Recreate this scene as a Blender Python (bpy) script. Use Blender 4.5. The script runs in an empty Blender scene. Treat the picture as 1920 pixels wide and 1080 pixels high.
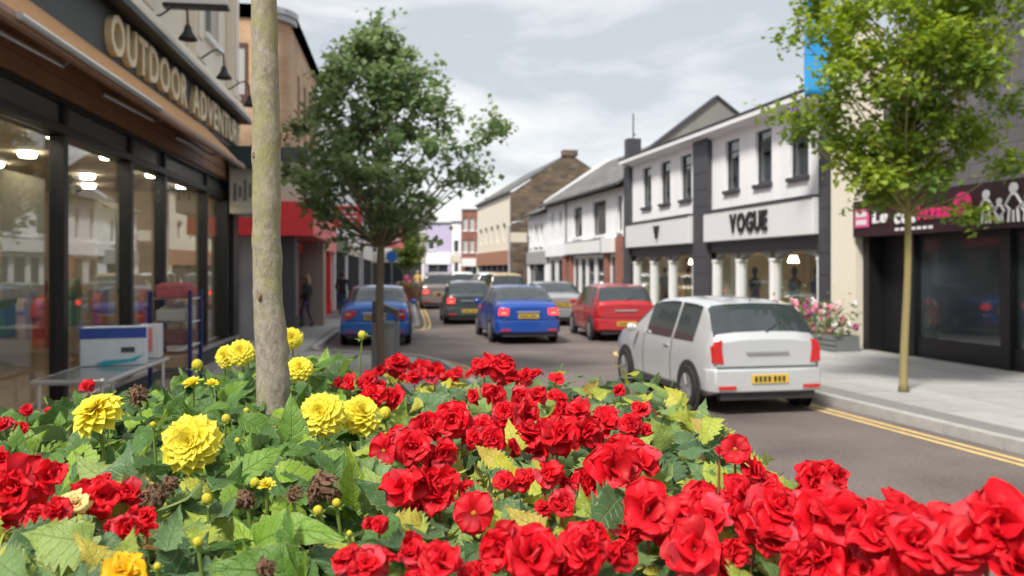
import bpy, bmesh, math, random
from mathutils import Vector, Matrix, Quaternion, noise

scene = bpy.context.scene
COL = scene.collection
R = math.radians
rnd = random.Random(7)

# ------------------------------------------------------------------ camera, sky, sun, exposure
FPX, HZ, CAMZ = 1600.0, 505.0, 1.9
cam_d = bpy.data.cameras.new('camera')
cam = bpy.data.objects.new('camera', cam_d); COL.objects.link(cam)
cam.location = (0, 0, CAMZ); cam.rotation_euler = (R(90), 0, 0)
cam_d.sensor_width = 36; cam_d.lens = 36 * FPX / 1920
cam_d.shift_y = -(540 - HZ) / 1920
cam_d.clip_start = 0.05; cam_d.clip_end = 3000
cam_d.dof.use_dof = True; cam_d.dof.focus_distance = 1.55; cam_d.dof.aperture_fstop = 5.2
scene.camera = cam

SUN_EL, SUN_AZ = R(52), R(212)      # azimuth measured from +Y, clockwise: behind the camera, a little to the left
world = bpy.data.worlds.new('World'); scene.world = world; world.use_nodes = True
wn, wl = world.node_tree.nodes, world.node_tree.links
wn.clear()
w_out = wn.new('ShaderNodeOutputWorld'); w_bg = wn.new('ShaderNodeBackground')
w_sky = wn.new('ShaderNodeTexSky'); w_sky.sky_type = 'NISHITA'; w_sky.sun_disc = False
w_sky.sun_elevation = SUN_EL; w_sky.sun_rotation = SUN_AZ
w_dim = wn.new('ShaderNodeVectorMath'); w_dim.operation = 'SCALE'; w_dim.inputs['Scale'].default_value = 0.10
w_tc = wn.new('ShaderNodeTexCoord'); w_map = wn.new('ShaderNodeMapping')
w_map.inputs['Scale'].default_value = (1.0, 1.0, 3.4); w_map.inputs['Location'].default_value = (0.55, 0.2, 0.13)
w_n = wn.new('ShaderNodeTexNoise'); w_n.inputs['Scale'].default_value = 3.0; w_n.inputs['Detail'].default_value = 7
w_n.inputs['Roughness'].default_value = 0.52; w_n.inputs['Distortion'].default_value = 0.35
w_r = wn.new('ShaderNodeValToRGB')
e = w_r.color_ramp.elements
e[0].position = 0.40; e[0].color = (0.205, 0.216, 0.227, 1)
e[1].position = 0.555; e[1].color = (0.318, 0.317, 0.316, 1)
k = e.new(0.47); k.color = (0.262, 0.268, 0.274, 1)
w_mix = wn.new('ShaderNodeMixRGB'); w_mix.inputs[0].default_value = 0.94
wl.new(w_sky.outputs[0], w_dim.inputs[0]); wl.new(w_tc.outputs['Generated'], w_map.inputs[0])
wl.new(w_map.outputs[0], w_n.inputs['Vector']); wl.new(w_n.outputs['Fac'], w_r.inputs[0])
wl.new(w_dim.outputs[0], w_mix.inputs[1]); wl.new(w_r.outputs[0], w_mix.inputs[2])
wl.new(w_mix.outputs[0], w_bg.inputs[0]); w_bg.inputs[1].default_value = 1.0
wl.new(w_bg.outputs[0], w_out.inputs[0])

sun_d = bpy.data.lights.new('sun', 'SUN'); sun_d.energy = 1.7; sun_d.angle = R(10); sun_d.color = (1, 0.95, 0.87)
sun = bpy.data.objects.new('sun', sun_d); COL.objects.link(sun)
sdir = Vector((math.sin(SUN_AZ) * math.cos(SUN_EL), math.cos(SUN_AZ) * math.cos(SUN_EL), math.sin(SUN_EL)))
sun.rotation_euler = sdir.to_track_quat('Z', 'Y').to_euler(); sun.location = (0, -5, 30)

vs = scene.view_settings
scene.display_settings.display_device = 'sRGB'
vs.view_transform = 'Standard'; vs.look = 'None'; vs.gamma = 1; vs.use_curve_mapping = False; vs.exposure = 1.62
scene.cycles.use_denoising = True
scene.cycles.max_bounces = 8; scene.cycles.transparent_max_bounces = 12
scene.cycles.caustics_reflective = False; scene.cycles.caustics_refractive = False
scene.cycles.sample_clamp_indirect = 6

# ------------------------------------------------------------------ materials
MATS = {}
def nmat(name):
    m = bpy.data.materials.new(name); m.use_nodes = True
    nt = m.node_tree; b = nt.nodes['Principled BSDF']
    MATS[name] = m
    return m, nt, b
def mat(name, col, rough=0.6, metal=0.0, var=0.12, scale=6.0, bump=0.0, bscale=40.0, spec=None, rndv=0.0, coat=0.0, streak=False):
    """plain surface: base colour with soft noise variation, optional bump and per-object variation"""
    if name in MATS: return MATS[name]
    m, nt, b = nmat(name); N, L = nt.nodes, nt.links
    tc = N.new('ShaderNodeTexCoord'); no = N.new('ShaderNodeTexNoise')
    no.inputs['Scale'].default_value = scale; no.inputs['Detail'].default_value = 5
    if streak:
        mp = N.new('ShaderNodeMapping'); mp.inputs['Scale'].default_value = (1.0, 1.0, 0.15)
        L.new(tc.outputs['Object'], mp.inputs[0]); L.new(mp.outputs[0], no.inputs['Vector'])
    else:
        L.new(tc.outputs['Object'], no.inputs['Vector'])
    mx = N.new('ShaderNodeMixRGB'); mx.blend_type = 'MIX'
    c = Vector(col[:3])
    mx.inputs[1].default_value = (*(c * (1 - var)), 1); mx.inputs[2].default_value = (*(c * (1 + var)), 1)
    L.new(no.outputs['Fac'], mx.inputs[0])
    out = mx.outputs[0]
    if rndv > 0:
        oi = N.new('ShaderNodeObjectInfo'); hs = N.new('ShaderNodeHueSaturation')
        mr = N.new('ShaderNodeMapRange'); mr.inputs[3].default_value = 1 - rndv; mr.inputs[4].default_value = 1 + rndv
        L.new(oi.outputs['Random'], mr.inputs[0]); L.new(mr.outputs[0], hs.inputs['Value']); L.new(out, hs.inputs['Color'])
        out = hs.outputs[0]
    L.new(out, b.inputs['Base Color'])
    b.inputs['Roughness'].default_value = rough; b.inputs['Metallic'].default_value = metal
    if spec is not None: b.inputs['Specular IOR Level'].default_value = spec
    if coat: b.inputs['Coat Weight'].default_value = coat; b.inputs['Coat Roughness'].default_value = 0.05
    if bump > 0:
        n2 = N.new('ShaderNodeTexNoise'); n2.inputs['Scale'].default_value = bscale; n2.inputs['Detail'].default_value = 4
        L.new(tc.outputs['Object'], n2.inputs['Vector'])
        bp = N.new('ShaderNodeBump'); bp.inputs['Strength'].default_value = bump; bp.inputs['Distance'].default_value = 0.02
        L.new(n2.outputs['Fac'], bp.inputs['Height']); L.new(bp.outputs[0], b.inputs['Normal'])
    return m
def emit(name, col, s):
    if name in MATS: return MATS[name]
    m, nt, b = nmat(name)
    b.inputs['Base Color'].default_value = (*col, 1); b.inputs['Emission Color'].default_value = (*col, 1)
    b.inputs['Emission Strength'].default_value = s
    return m
def glass(name, tint=(0.9, 0.95, 0.95), base=0.06):
    if name in MATS: return MATS[name]
    m, nt, b = nmat(name); N, L = nt.nodes, nt.links
    N.remove(b)
    out = N['Material Output']
    tr = N.new('ShaderNodeBsdfTransparent'); tr.inputs[0].default_value = (*tint, 1)
    gl = N.new('ShaderNodeBsdfGlossy'); gl.inputs['Roughness'].default_value = 0.015
    ge = N.new('ShaderNodeNewGeometry'); dt = N.new('ShaderNodeVectorMath'); dt.operation = 'DOT_PRODUCT'
    L.new(ge.outputs['Normal'], dt.inputs[0]); L.new(ge.outputs['Incoming'], dt.inputs[1])
    ab = N.new('ShaderNodeMath'); ab.operation = 'ABSOLUTE'; L.new(dt.outputs['Value'], ab.inputs[0])
    iv = N.new('ShaderNodeMath'); iv.operation = 'SUBTRACT'; iv.inputs[0].default_value = 1.0; L.new(ab.outputs[0], iv.inputs[1])
    pw = N.new('ShaderNodeMath'); pw.operation = 'POWER'; pw.inputs[1].default_value = 4.0; L.new(iv.outputs[0], pw.inputs[0])
    ad = N.new('ShaderNodeMath'); ad.operation = 'MULTIPLY_ADD'; ad.use_clamp = True      # Schlick reflectance, same from both sides
    ad.inputs[1].default_value = 0.9; ad.inputs[2].default_value = base
    L.new(pw.outputs[0], ad.inputs[0])
    mx = N.new('ShaderNodeMixShader'); L.new(ad.outputs[0], mx.inputs[0]); L.new(tr.outputs[0], mx.inputs[1]); L.new(gl.outputs[0], mx.inputs[2])
    L.new(mx.outputs[0], out.inputs[0])
    return m
def brickmat(name, c1, c2, mortar, scale, bw=0.5, rh=0.25, msize=0.02, coord=(0, 2), bump=0.3, rough=0.85):
    """brick/stone coursing for walls too far off to pick out the pieces"""
    if name in MATS: return MATS[name]
    m, nt, b = nmat(name); N, L = nt.nodes, nt.links
    tc = N.new('ShaderNodeTexCoord'); sp = N.new('ShaderNodeSeparateXYZ'); cb = N.new('ShaderNodeCombineXYZ')
    L.new(tc.outputs['Object'], sp.inputs[0])
    ad = N.new('ShaderNodeMath'); ad.operation = 'ADD'; L.new(sp.outputs[0], ad.inputs[0]); L.new(sp.outputs[1], ad.inputs[1])
    L.new(ad.outputs[0], cb.inputs[0]); L.new(sp.outputs[2], cb.inputs[1])
    bt = N.new('ShaderNodeTexBrick'); L.new(cb.outputs[0], bt.inputs['Vector'])
    bt.inputs['Color1'].default_value = (*c1, 1); bt.inputs['Color2'].default_value = (*c2, 1); bt.inputs['Mortar'].default_value = (*mortar, 1)
    bt.inputs['Scale'].default_value = scale; bt.inputs['Mortar Size'].default_value = msize
    bt.inputs['Brick Width'].default_value = bw; bt.inputs['Row Height'].default_value = rh
    no = N.new('ShaderNodeTexNoise'); no.inputs['Scale'].default_value = 0.9; no.inputs['Detail'].default_value = 8
    L.new(tc.outputs['Object'], no.inputs['Vector'])
    mx = N.new('ShaderNodeMixRGB'); mx.blend_type = 'MULTIPLY'; mx.inputs[0].default_value = 0.55
    rp = N.new('ShaderNodeValToRGB'); rp.color_ramp.elements[0].color = (0.45, 0.42, 0.4, 1); rp.color_ramp.elements[0].position = 0.3
    rp.color_ramp.elements[1].position = 0.65
    L.new(no.outputs['Fac'], rp.inputs[0]); L.new(bt.outputs[0], mx.inputs[1]); L.new(rp.outputs[0], mx.inputs[2])
    L.new(mx.outputs[0], b.inputs['Base Color']); b.inputs['Roughness'].default_value = rough
    bp = N.new('ShaderNodeBump'); bp.inputs['Strength'].default_value = bump; bp.inputs['Distance'].default_value = 0.03; bp.invert = True
    L.new(bt.outputs['Fac'], bp.inputs['Height']); L.new(bp.outputs[0], b.inputs['Normal'])
    return m

M_white = mat('white_render', (0.82, 0.82, 0.84), 0.8, var=0.13, scale=1.6, bump=0.2, bscale=30, streak=True)
M_cream = mat('cream_render', (0.74, 0.68, 0.57), 0.8, var=0.08, scale=1.0, bump=0.15, streak=True)
M_offw = mat('offwhite_render', (0.74, 0.73, 0.70), 0.8, var=0.07, scale=1.0, streak=True)
M_lilac = mat('lilac_render', (0.50, 0.45, 0.62), 0.8, var=0.05)
M_black = mat('black_paint', (0.012, 0.012, 0.014), 0.45, var=0.2)
M_dark = mat('charcoal_paint', (0.055, 0.055, 0.065), 0.55, var=0.15, bump=0.1)
M_grey = mat('grey_render', (0.22, 0.215, 0.20), 0.9, var=0.3, scale=1.4, bump=0.3, streak=True)
M_slate = brickmat('slate_roof', (0.13, 0.13, 0.135), (0.20, 0.195, 0.19), (0.06, 0.06, 0.06), 1.0, 0.32, 0.22, 0.012, bump=0.5)
M_brickT = brickmat('tan_brick', (0.56, 0.34, 0.19), (0.66, 0.42, 0.25), (0.56, 0.47, 0.38), 1.0, 0.225, 0.075, 0.008)
M_brickR = brickmat('red_brick', (0.28, 0.095, 0.07), (0.36, 0.13, 0.09), (0.30, 0.22, 0.18), 1.0, 0.225, 0.075, 0.006)
M_stone = brickmat('rubble_stone', (0.085, 0.065, 0.05), (0.24, 0.165, 0.105), (0.14, 0.115, 0.09), 1.0, 0.55, 0.26, 0.035, bump=0.9)
M_dpane = mat('dark_pane', (0.045, 0.055, 0.06), 0.05, var=0.2, scale=0.7, spec=0.7)
M_palewin = mat('pale_window', (0.45, 0.46, 0.46), 0.3, var=0.1)
M_glass = glass('shop_glass')
M_glassT = glass('upper_glass', (0.62, 0.66, 0.68), 0.10)
M_wframe = mat('white_frame', (0.80, 0.80, 0.80), 0.4, var=0.04)
M_red = mat('red_sign', (0.76, 0.045, 0.055), 0.4, var=0.08)
M_redL = mat('pinkish_red_sign', (0.80, 0.20, 0.21), 0.45, var=0.1)
M_signC = mat('cream_sign', (0.62, 0.57, 0.47), 0.5, var=0.07)
M_metal = mat('galvanised', (0.42, 0.43, 0.44), 0.35, metal=0.8, var=0.12)
M_alu = mat('aluminium', (0.66, 0.66, 0.67), 0.3, metal=0.85, var=0.08)
M_tyre = mat('tyre_rubber', (0.018, 0.018, 0.018), 0.85, var=0.2)
M_rim = mat('alloy_rim', (0.5, 0.5, 0.52), 0.3, metal=0.8)
M_plate = mat('yellow_plate', (0.72, 0.48, 0.04), 0.4, var=0.05)
M_tail = mat('tail_light', (0.55, 0.015, 0.015), 0.12, var=0.15, coat=0.6)
M_tailon = emit('tail_light_lit', (0.9, 0.03, 0.025), 0.9)
M_cglass = mat('car_glass', (0.035, 0.045, 0.05), 0.03, var=0.2, scale=3, spec=0.8)
M_plastic = mat('black_plastic', (0.03, 0.03, 0.032), 0.55)
M_gold = mat('gold_letter', (0.74, 0.60, 0.36), 0.4, var=0.25, scale=3)
M_pave = mat('paving_slab', (0.36, 0.355, 0.345), 0.85, var=0.16, scale=5, bump=0.25, bscale=60, rndv=0.10)
M_joint = mat('paving_bed', (0.20, 0.195, 0.185), 0.95, var=0.2)
M_kerb = mat('kerb_granite', (0.40, 0.39, 0.37), 0.85, var=0.2, scale=9, bump=0.2, rndv=0.08)
M_yline = mat('yellow_paint', (0.66, 0.47, 0.19), 0.8, var=0.38, scale=7)
M_ground = mat('ground_far', (0.16, 0.16, 0.15), 0.95)
M_soil = mat('soil', (0.035, 0.025, 0.018), 0.95, var=0.5, scale=20, bump=0.6)

def asphalt():
    m, nt, b = nmat('asphalt'); N, L = nt.nodes, nt.links
    tc = N.new('ShaderNodeTexCoord')
    n1 = N.new('ShaderNodeTexNoise'); n1.inputs['Scale'].default_value = 0.55; n1.inputs['Detail'].default_value = 6
    n2 = N.new('ShaderNodeTexNoise'); n2.inputs['Scale'].default_value = 26; n2.inputs['Detail'].default_value = 3
    vo = N.new('ShaderNodeTexVoronoi'); vo.inputs['Scale'].default_value = 60
    for n in (n1, n2, vo): L.new(tc.outputs['Object'], n.inputs['Vector'])
    r1 = N.new('ShaderNodeValToRGB'); r1.color_ramp.elements[0].color = (0.088, 0.080, 0.076, 1); r1.color_ramp.elements[1].color = (0.185, 0.168, 0.158, 1)
    r1.color_ramp.elements[0].position = 0.3; r1.color_ramp.elements[1].position = 0.7
    r2 = N.new('ShaderNodeValToRGB'); r2.color_ramp.elements[0].color = (0.75, 0.70, 0.68, 1); r2.color_ramp.elements[1].color = (1.2, 1.05, 1.0, 1)
    r2.color_ramp.elements[0].position = 0.35; r2.color_ramp.elements[1].position = 0.65
    mx = N.new('ShaderNodeMixRGB'); mx.blend_type = 'MULTIPLY'; mx.inputs[0].default_value = 0.9
    L.new(n1.outputs['Fac'], r1.inputs[0]); L.new(n2.outputs['Fac'], r2.inputs[0]); L.new(r1.outputs[0], mx.inputs[1]); L.new(r2.outputs[0], mx.inputs[2])
    m2 = N.new('ShaderNodeMixRGB'); m2.blend_type = 'MIX'; m2.inputs[2].default_value = (0.30, 0.20, 0.17, 1)
    lt = N.new('ShaderNodeMath'); lt.operation = 'LESS_THAN'; lt.inputs[1].default_value = 0.16
    ml = N.new('ShaderNodeMath'); ml.operation = 'MULTIPLY'; ml.inputs[1].default_value = 0.45
    L.new(vo.outputs['Distance'], lt.inputs[0]); L.new(lt.outputs[0], ml.inputs[0]); L.new(ml.outputs[0], m2.inputs[0])
    L.new(mx.outputs[0], m2.inputs[1]); L.new(m2.outputs[0], b.inputs['Base Color'])
    b.inputs['Roughness'].default_value = 0.82
    bp = N.new('ShaderNodeBump'); bp.inputs['Strength'].default_value = 0.35; bp.inputs['Distance'].default_value = 0.01
    L.new(vo.outputs['Distance'], bp.inputs['Height']); L.new(bp.outputs[0], b.inputs['Normal'])
    return m
M_road = asphalt()

def bark(name, c1, c2, moss, mossamt):
    m, nt, b = nmat(name); N, L = nt.nodes, nt.links
    tc = N.new('ShaderNodeTexCoord'); mp = N.new('ShaderNodeMapping'); mp.inputs['Scale'].default_value = (1, 1, 0.55)
    L.new(tc.outputs['Object'], mp.inputs[0])
    n1 = N.new('ShaderNodeTexNoise'); n1.inputs['Scale'].default_value = 75; n1.inputs['Detail'].default_value = 8; n1.inputs['Roughness'].default_value = 0.7; L.new(mp.outputs[0], n1.inputs['Vector'])
    n2 = N.new('ShaderNodeTexNoise'); n2.inputs['Scale'].default_value = 13; n2.inputs['Detail'].default_value = 9; n2.inputs['Roughness'].default_value = 0.75
    L.new(tc.outputs['Object'], n2.inputs['Vector'])
    r1 = N.new('ShaderNodeValToRGB'); r1.color_ramp.elements[0].color = (*c1, 1); r1.color_ramp.elements[1].color = (*c2, 1)
    r1.color_ramp.elements[0].position = 0.3; r1.color_ramp.elements[1].position = 0.7; L.new(n1.outputs['Fac'], r1.inputs[0])
    sp = N.new('ShaderNodeSeparateXYZ'); L.new(tc.outputs['Object'], sp.inputs[0])
    mr = N.new('ShaderNodeMapRange'); mr.inputs[1].default_value = 1.62; mr.inputs[2].default_value = 1.95; mr.inputs[3].default_value = -0.16; mr.inputs[4].default_value = 0.0
    L.new(sp.outputs[2], mr.inputs[0])
    ad = N.new('ShaderNodeMath'); ad.operation = 'ADD'; L.new(n2.outputs['Fac'], ad.inputs[0]); L.new(mr.outputs[0], ad.inputs[1])
    r2 = N.new('ShaderNodeValToRGB'); r2.color_ramp.elements[0].position = 0.40; r2.color_ramp.elements[1].position = 0.56
    r2.color_ramp.elements[1].color = (mossamt, mossamt, mossamt, 1); L.new(ad.outputs[0], r2.inputs[0])
    mx = N.new('ShaderNodeMixRGB'); mx.inputs[2].default_value = (*moss, 1); L.new(r2.outputs[0], mx.inputs[0]); L.new(r1.outputs[0], mx.inputs[1])
    L.new(mx.outputs[0], b.inputs['Base Color']); b.inputs['Roughness'].default_value = 0.8
    bp = N.new('ShaderNodeBump'); bp.inputs['Strength'].default_value = 0.8; bp.inputs['Distance'].default_value = 0.006
    L.new(n1.outputs['Fac'], bp.inputs['Height']); L.new(bp.outputs[0], b.inputs['Normal'])
    return m
M_barkN = bark('bark_near', (0.17, 0.14, 0.11), (0.42, 0.37, 0.30), (0.28, 0.27, 0.10), 0.75)
M_bark = bark('bark_street', (0.10, 0.075, 0.05), (0.19, 0.145, 0.10), (0.20, 0.17, 0.05), 0.35)
M_barkY = bark('bark_yellowish', (0.20, 0.16, 0.07), (0.34, 0.28, 0.12), (0.33, 0.29, 0.08), 0.6)

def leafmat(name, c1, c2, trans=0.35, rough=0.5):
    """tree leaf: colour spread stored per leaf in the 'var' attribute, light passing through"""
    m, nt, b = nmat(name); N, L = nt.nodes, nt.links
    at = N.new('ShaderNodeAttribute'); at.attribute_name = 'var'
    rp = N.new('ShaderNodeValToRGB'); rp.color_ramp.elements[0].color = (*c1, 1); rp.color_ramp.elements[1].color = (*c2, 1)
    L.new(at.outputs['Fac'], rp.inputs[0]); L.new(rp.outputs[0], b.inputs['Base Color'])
    b.inputs['Roughness'].default_value = rough
    tl = N.new('ShaderNodeBsdfTranslucent')
    hs = N.new('ShaderNodeHueSaturation'); hs.inputs['Value'].default_value = 1.5; hs.inputs['Saturation'].default_value = 1.1; hs.inputs['Hue'].default_value = 0.485
    L.new(rp.outputs[0], hs.inputs['Color']); L.new(hs.outputs[0], tl.inputs[0])
    mx = N.new('ShaderNodeMixShader'); mx.inputs[0].default_value = trans
    L.new(b.outputs[0], mx.inputs[1]); L.new(tl.outputs[0], mx.inputs[2]); L.new(mx.outputs[0], N['Material Output'].inputs[0])
    return m
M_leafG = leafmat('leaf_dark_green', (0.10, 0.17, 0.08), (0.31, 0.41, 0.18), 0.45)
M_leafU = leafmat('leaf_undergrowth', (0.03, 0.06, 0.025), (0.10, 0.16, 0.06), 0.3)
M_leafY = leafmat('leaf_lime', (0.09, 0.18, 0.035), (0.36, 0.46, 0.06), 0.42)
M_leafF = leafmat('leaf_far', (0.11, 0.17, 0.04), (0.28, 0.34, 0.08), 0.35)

def plantleaf(name, stops, vein, veinamt, rough, bumpd, trans=0.25):
    """leaf with midrib and side veins from its UV (u across -1..1 stored as 0..1, v along)"""
    m, nt, b = nmat(name); N, L = nt.nodes, nt.links
    def math_(op, a, b_=None, c=None):
        n = N.new('ShaderNodeMath'); n.operation = op
        for i, x in enumerate((a, b_, c)):
            if x is None: continue
            if isinstance(x, (int, float)): n.inputs[i].default_value = x
            else: L.new(x, n.inputs[i])
        return n.outputs[0]
    uv = N.new('ShaderNodeUVMap'); sp = N.new('ShaderNodeSeparateXYZ'); L.new(uv.outputs[0], sp.inputs[0])
    u = math_('ABSOLUTE', math_('MULTIPLY_ADD', sp.outputs[0], 2.0, -1.0)); v = sp.outputs[1]
    ph = math_('FRACT', math_('MULTIPLY', math_('SUBTRACT', v, math_('MULTIPLY', u, 0.22)), 7.0))
    side = math_('ABSOLUTE', math_('SUBTRACT', ph, 0.5))               # 0 at a vein, .5 between
    sv = math_('SUBTRACT', 1.0, math_('MULTIPLY', side, 9.0)); sv = math_('MAXIMUM', sv, 0.0)
    mid = math_('MAXIMUM', math_('SUBTRACT', 1.0, math_('MULTIPLY', u, 22.0)), 0.0)
    vv = math_('MAXIMUM', math_('MULTIPLY', sv, 0.55), mid)
    oi = N.new('ShaderNodeObjectInfo')
    rp = N.new('ShaderNodeValToRGB'); rp.color_ramp.interpolation = 'LINEAR'
    el = rp.color_ramp.elements
    el[0].position = stops[0][0]; el[0].color = (*stops[0][1], 1); el[1].position = stops[-1][0]; el[1].color = (*stops[-1][1], 1)
    for p, c in stops[1:-1]:
        k = el.new(p); k.color = (*c, 1)
    L.new(oi.outputs['Random'], rp.inputs[0])
    no = N.new('ShaderNodeTexNoise'); no.inputs['Scale'].default_value = 45; no.inputs['Detail'].default_value = 5
    tc = N.new('ShaderNodeTexCoord'); L.new(tc.outputs['Object'], no.inputs['Vector'])
    hs = N.new('ShaderNodeHueSaturation'); L.new(rp.outputs[0], hs.inputs['Color'])
    L.new(math_('MULTIPLY_ADD', no.outputs['Fac'], 0.9, 0.55), hs.inputs['Value'])
    mx = N.new('ShaderNodeMixRGB'); mx.inputs[2].default_value = (*vein, 1)
    L.new(math_('MULTIPLY', vv, veinamt), mx.inputs[0]); L.new(hs.outputs[0], mx.inputs[1])
    rim = math_('MULTIPLY', math_('GREATER_THAN', u, 0.93), 0.35)
    m3 = N.new('ShaderNodeMixRGB'); m3.inputs[2].default_value = (0.40, 0.36, 0.14, 1); L.new(rim, m3.inputs[0]); L.new(mx.outputs[0], m3.inputs[1])
    ge = N.new('ShaderNodeNewGeometry')
    m4 = N.new('ShaderNodeMixRGB'); m4.inputs[2].default_value = (0.30, 0.36, 0.22, 1)
    L.new(math_('MULTIPLY', ge.outputs['Backfacing'], 0.5), m4.inputs[0]); L.new(m3.outputs[0], m4.inputs[1])
    L.new(m4.outputs[0], b.inputs['Base Color']); b.inputs['Roughness'].default_value = rough
    hgt = math_('ADD', math_('MULTIPLY', vv, -1.0), math_('MULTIPLY', no.outputs['Fac'], 0.8))
    bp = N.new('ShaderNodeBump'); bp.inputs['Strength'].default_value = 0.8; bp.inputs['Distance'].default_value = bumpd
    L.new(hgt, bp.inputs['Height']); L.new(bp.outputs[0], b.inputs['Normal'])
    tl = N.new('ShaderNodeBsdfTranslucent'); h2 = N.new('ShaderNodeHueSaturation'); h2.inputs['Value'].default_value = 1.7; h2.inputs['Hue'].default_value = 0.48
    L.new(m3.outputs[0], h2.inputs['Color']); L.new(h2.outputs[0], tl.inputs[0])
    ms = N.new('ShaderNodeMixShader'); ms.inputs[0].default_value = trans
    L.new(b.outputs[0], ms.inputs[1]); L.new(tl.outputs[0], ms.inputs[2]); L.new(ms.outputs[0], N['Material Output'].inputs[0])
    return m
M_dleaf = plantleaf('dahlia_leaf', [(0.0, (0.035, 0.095, 0.022)), (0.5, (0.075, 0.18, 0.032)), (0.75, (0.15, 0.29, 0.03)), (1.0, (0.27, 0.41, 0.035))], (0.24, 0.36, 0.12), 0.5, 0.36, 0.0025)
M_bleaf = plantleaf('begonia_leaf', [(0.0, (0.05, 0.115, 0.045)), (0.4, (0.10, 0.20, 0.075)), (0.6, (0.20, 0.31, 0.08)), (0.78, (0.36, 0.44, 0.05)), (0.95, (0.52, 0.50, 0.05)), (1.0, (0.45, 0.26, 0.07))], (0.46, 0.54, 0.28), 0.55, 0.33, 0.002)

def petalmat(name, base, tip, trans, rv=0.12, rough=0.45):
    """petal: colour from base to tip along UV v, fine lengthwise veins, translucent"""
    m, nt, b = nmat(name); N, L = nt.nodes, nt.links
    uv = N.new('ShaderNodeUVMap'); sp = N.new('ShaderNodeSeparateXYZ'); L.new(uv.outputs[0], sp.inputs[0])
    rp = N.new('ShaderNodeValToRGB'); rp.color_ramp.elements[0].color = (*base, 1); rp.color_ramp.elements[1].color = (*tip, 1)
    rp.color_ramp.elements[0].position = 0.1; rp.color_ramp.elements[1].position = 0.8
    L.new(sp.outputs[1], rp.inputs[0])
    wv = N.new('ShaderNodeTexNoise'); wv.inputs['Scale'].default_value = 9; wv.inputs['Detail'].default_value = 3
    mp = N.new('ShaderNodeMapping'); mp.inputs['Scale'].default_value = (4.0, 0.35, 1); L.new(uv.outputs[0], mp.inputs[0]); L.new(mp.outputs[0], wv.inputs['Vector'])
    oi = N.new('ShaderNodeObjectInfo'); mr = N.new('ShaderNodeMapRange'); mr.inputs[3].default_value = 1 - rv; mr.inputs[4].default_value = 1 + rv
    L.new(oi.outputs['Random'], mr.inputs[0])
    ad = N.new('ShaderNodeMath'); ad.operation = 'MULTIPLY_ADD'; ad.inputs[1].default_value = 0.35; L.new(wv.outputs['Fac'], ad.inputs[0])
    sb = N.new('ShaderNodeMath'); sb.operation = 'SUBTRACT'; sb.inputs[1].default_value = 0.17; L.new(mr.outputs[0], sb.inputs[0]); L.new(sb.outputs[0], ad.inputs[2])
    hs = N.new('ShaderNodeHueSaturation'); L.new(rp.outputs[0], hs.inputs['Color']); L.new(ad.outputs[0], hs.inputs['Value'])
    L.new(hs.outputs[0], b.inputs['Base Color']); b.inputs['Roughness'].default_value = rough
    b.inputs['Sheen Weight'].default_value = 0.35; b.inputs['Sheen Roughness'].default_value = 0.4; b.inputs['Sheen Tint'].default_value = (*tip, 1); b.inputs['Specular IOR Level'].default_value = 0.3
    bp = N.new('ShaderNodeBump'); bp.inputs['Strength'].default_value = 0.5; bp.inputs['Distance'].default_value = 0.0012
    L.new(wv.outputs['Fac'], bp.inputs['Height']); L.new(bp.outputs[0], b.inputs['Normal'])
    tl = N.new('ShaderNodeBsdfTranslucent'); L.new(hs.outputs[0], tl.inputs[0])
    ms = N.new('ShaderNodeMixShader'); ms.inputs[0].default_value = trans
    L.new(b.outputs[0], ms.inputs[1]); L.new(tl.outputs[0], ms.inputs[2]); L.new(ms.outputs[0], N['Material Output'].inputs[0])
    return m
M_petR = petalmat('begonia_petal_red', (0.42, 0.002, 0.008), (0.80, 0.010, 0.024), 0.28, 0.30, 0.5)  # petal base coloured darker to deepen the shade between petals
M_petK = petalmat('begonia_petal_pink_back', (0.62, 0.02, 0.04), (0.74, 0.07, 0.10), 0.4)
M_petY = petalmat('dahlia_petal_yellow', (0.88, 0.64, 0.01), (0.92, 0.83, 0.09), 0.3, 0.06)
M_petP = petalmat('begonia_petal_peach', (0.80, 0.50, 0.28), (0.85, 0.70, 0.30), 0.3)
M_petO = petalmat('begonia_petal_gold', (0.80, 0.42, 0.01), (0.86, 0.55, 0.02), 0.3)
M_stem = mat('stem_green', (0.16, 0.24, 0.05), 0.5, var=0.25, scale=20)
M_stemR = mat('stem_reddish', (0.34, 0.12, 0.07), 0.5, var=0.25, scale=20)
M_bud = mat('bud_yellow', (0.60, 0.52, 0.03), 0.5, var=0.15, scale=40, bump=0.4, bscale=90)
M_cent = mat('flower_centre', (0.78, 0.36, 0.03), 0.6, var=0.3, scale=200, bump=0.5, bscale=300)
M_wither = mat('withered_petal', (0.20, 0.11, 0.065), 0.9, var=0.6, scale=60, bump=0.5, bscale=150)

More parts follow.
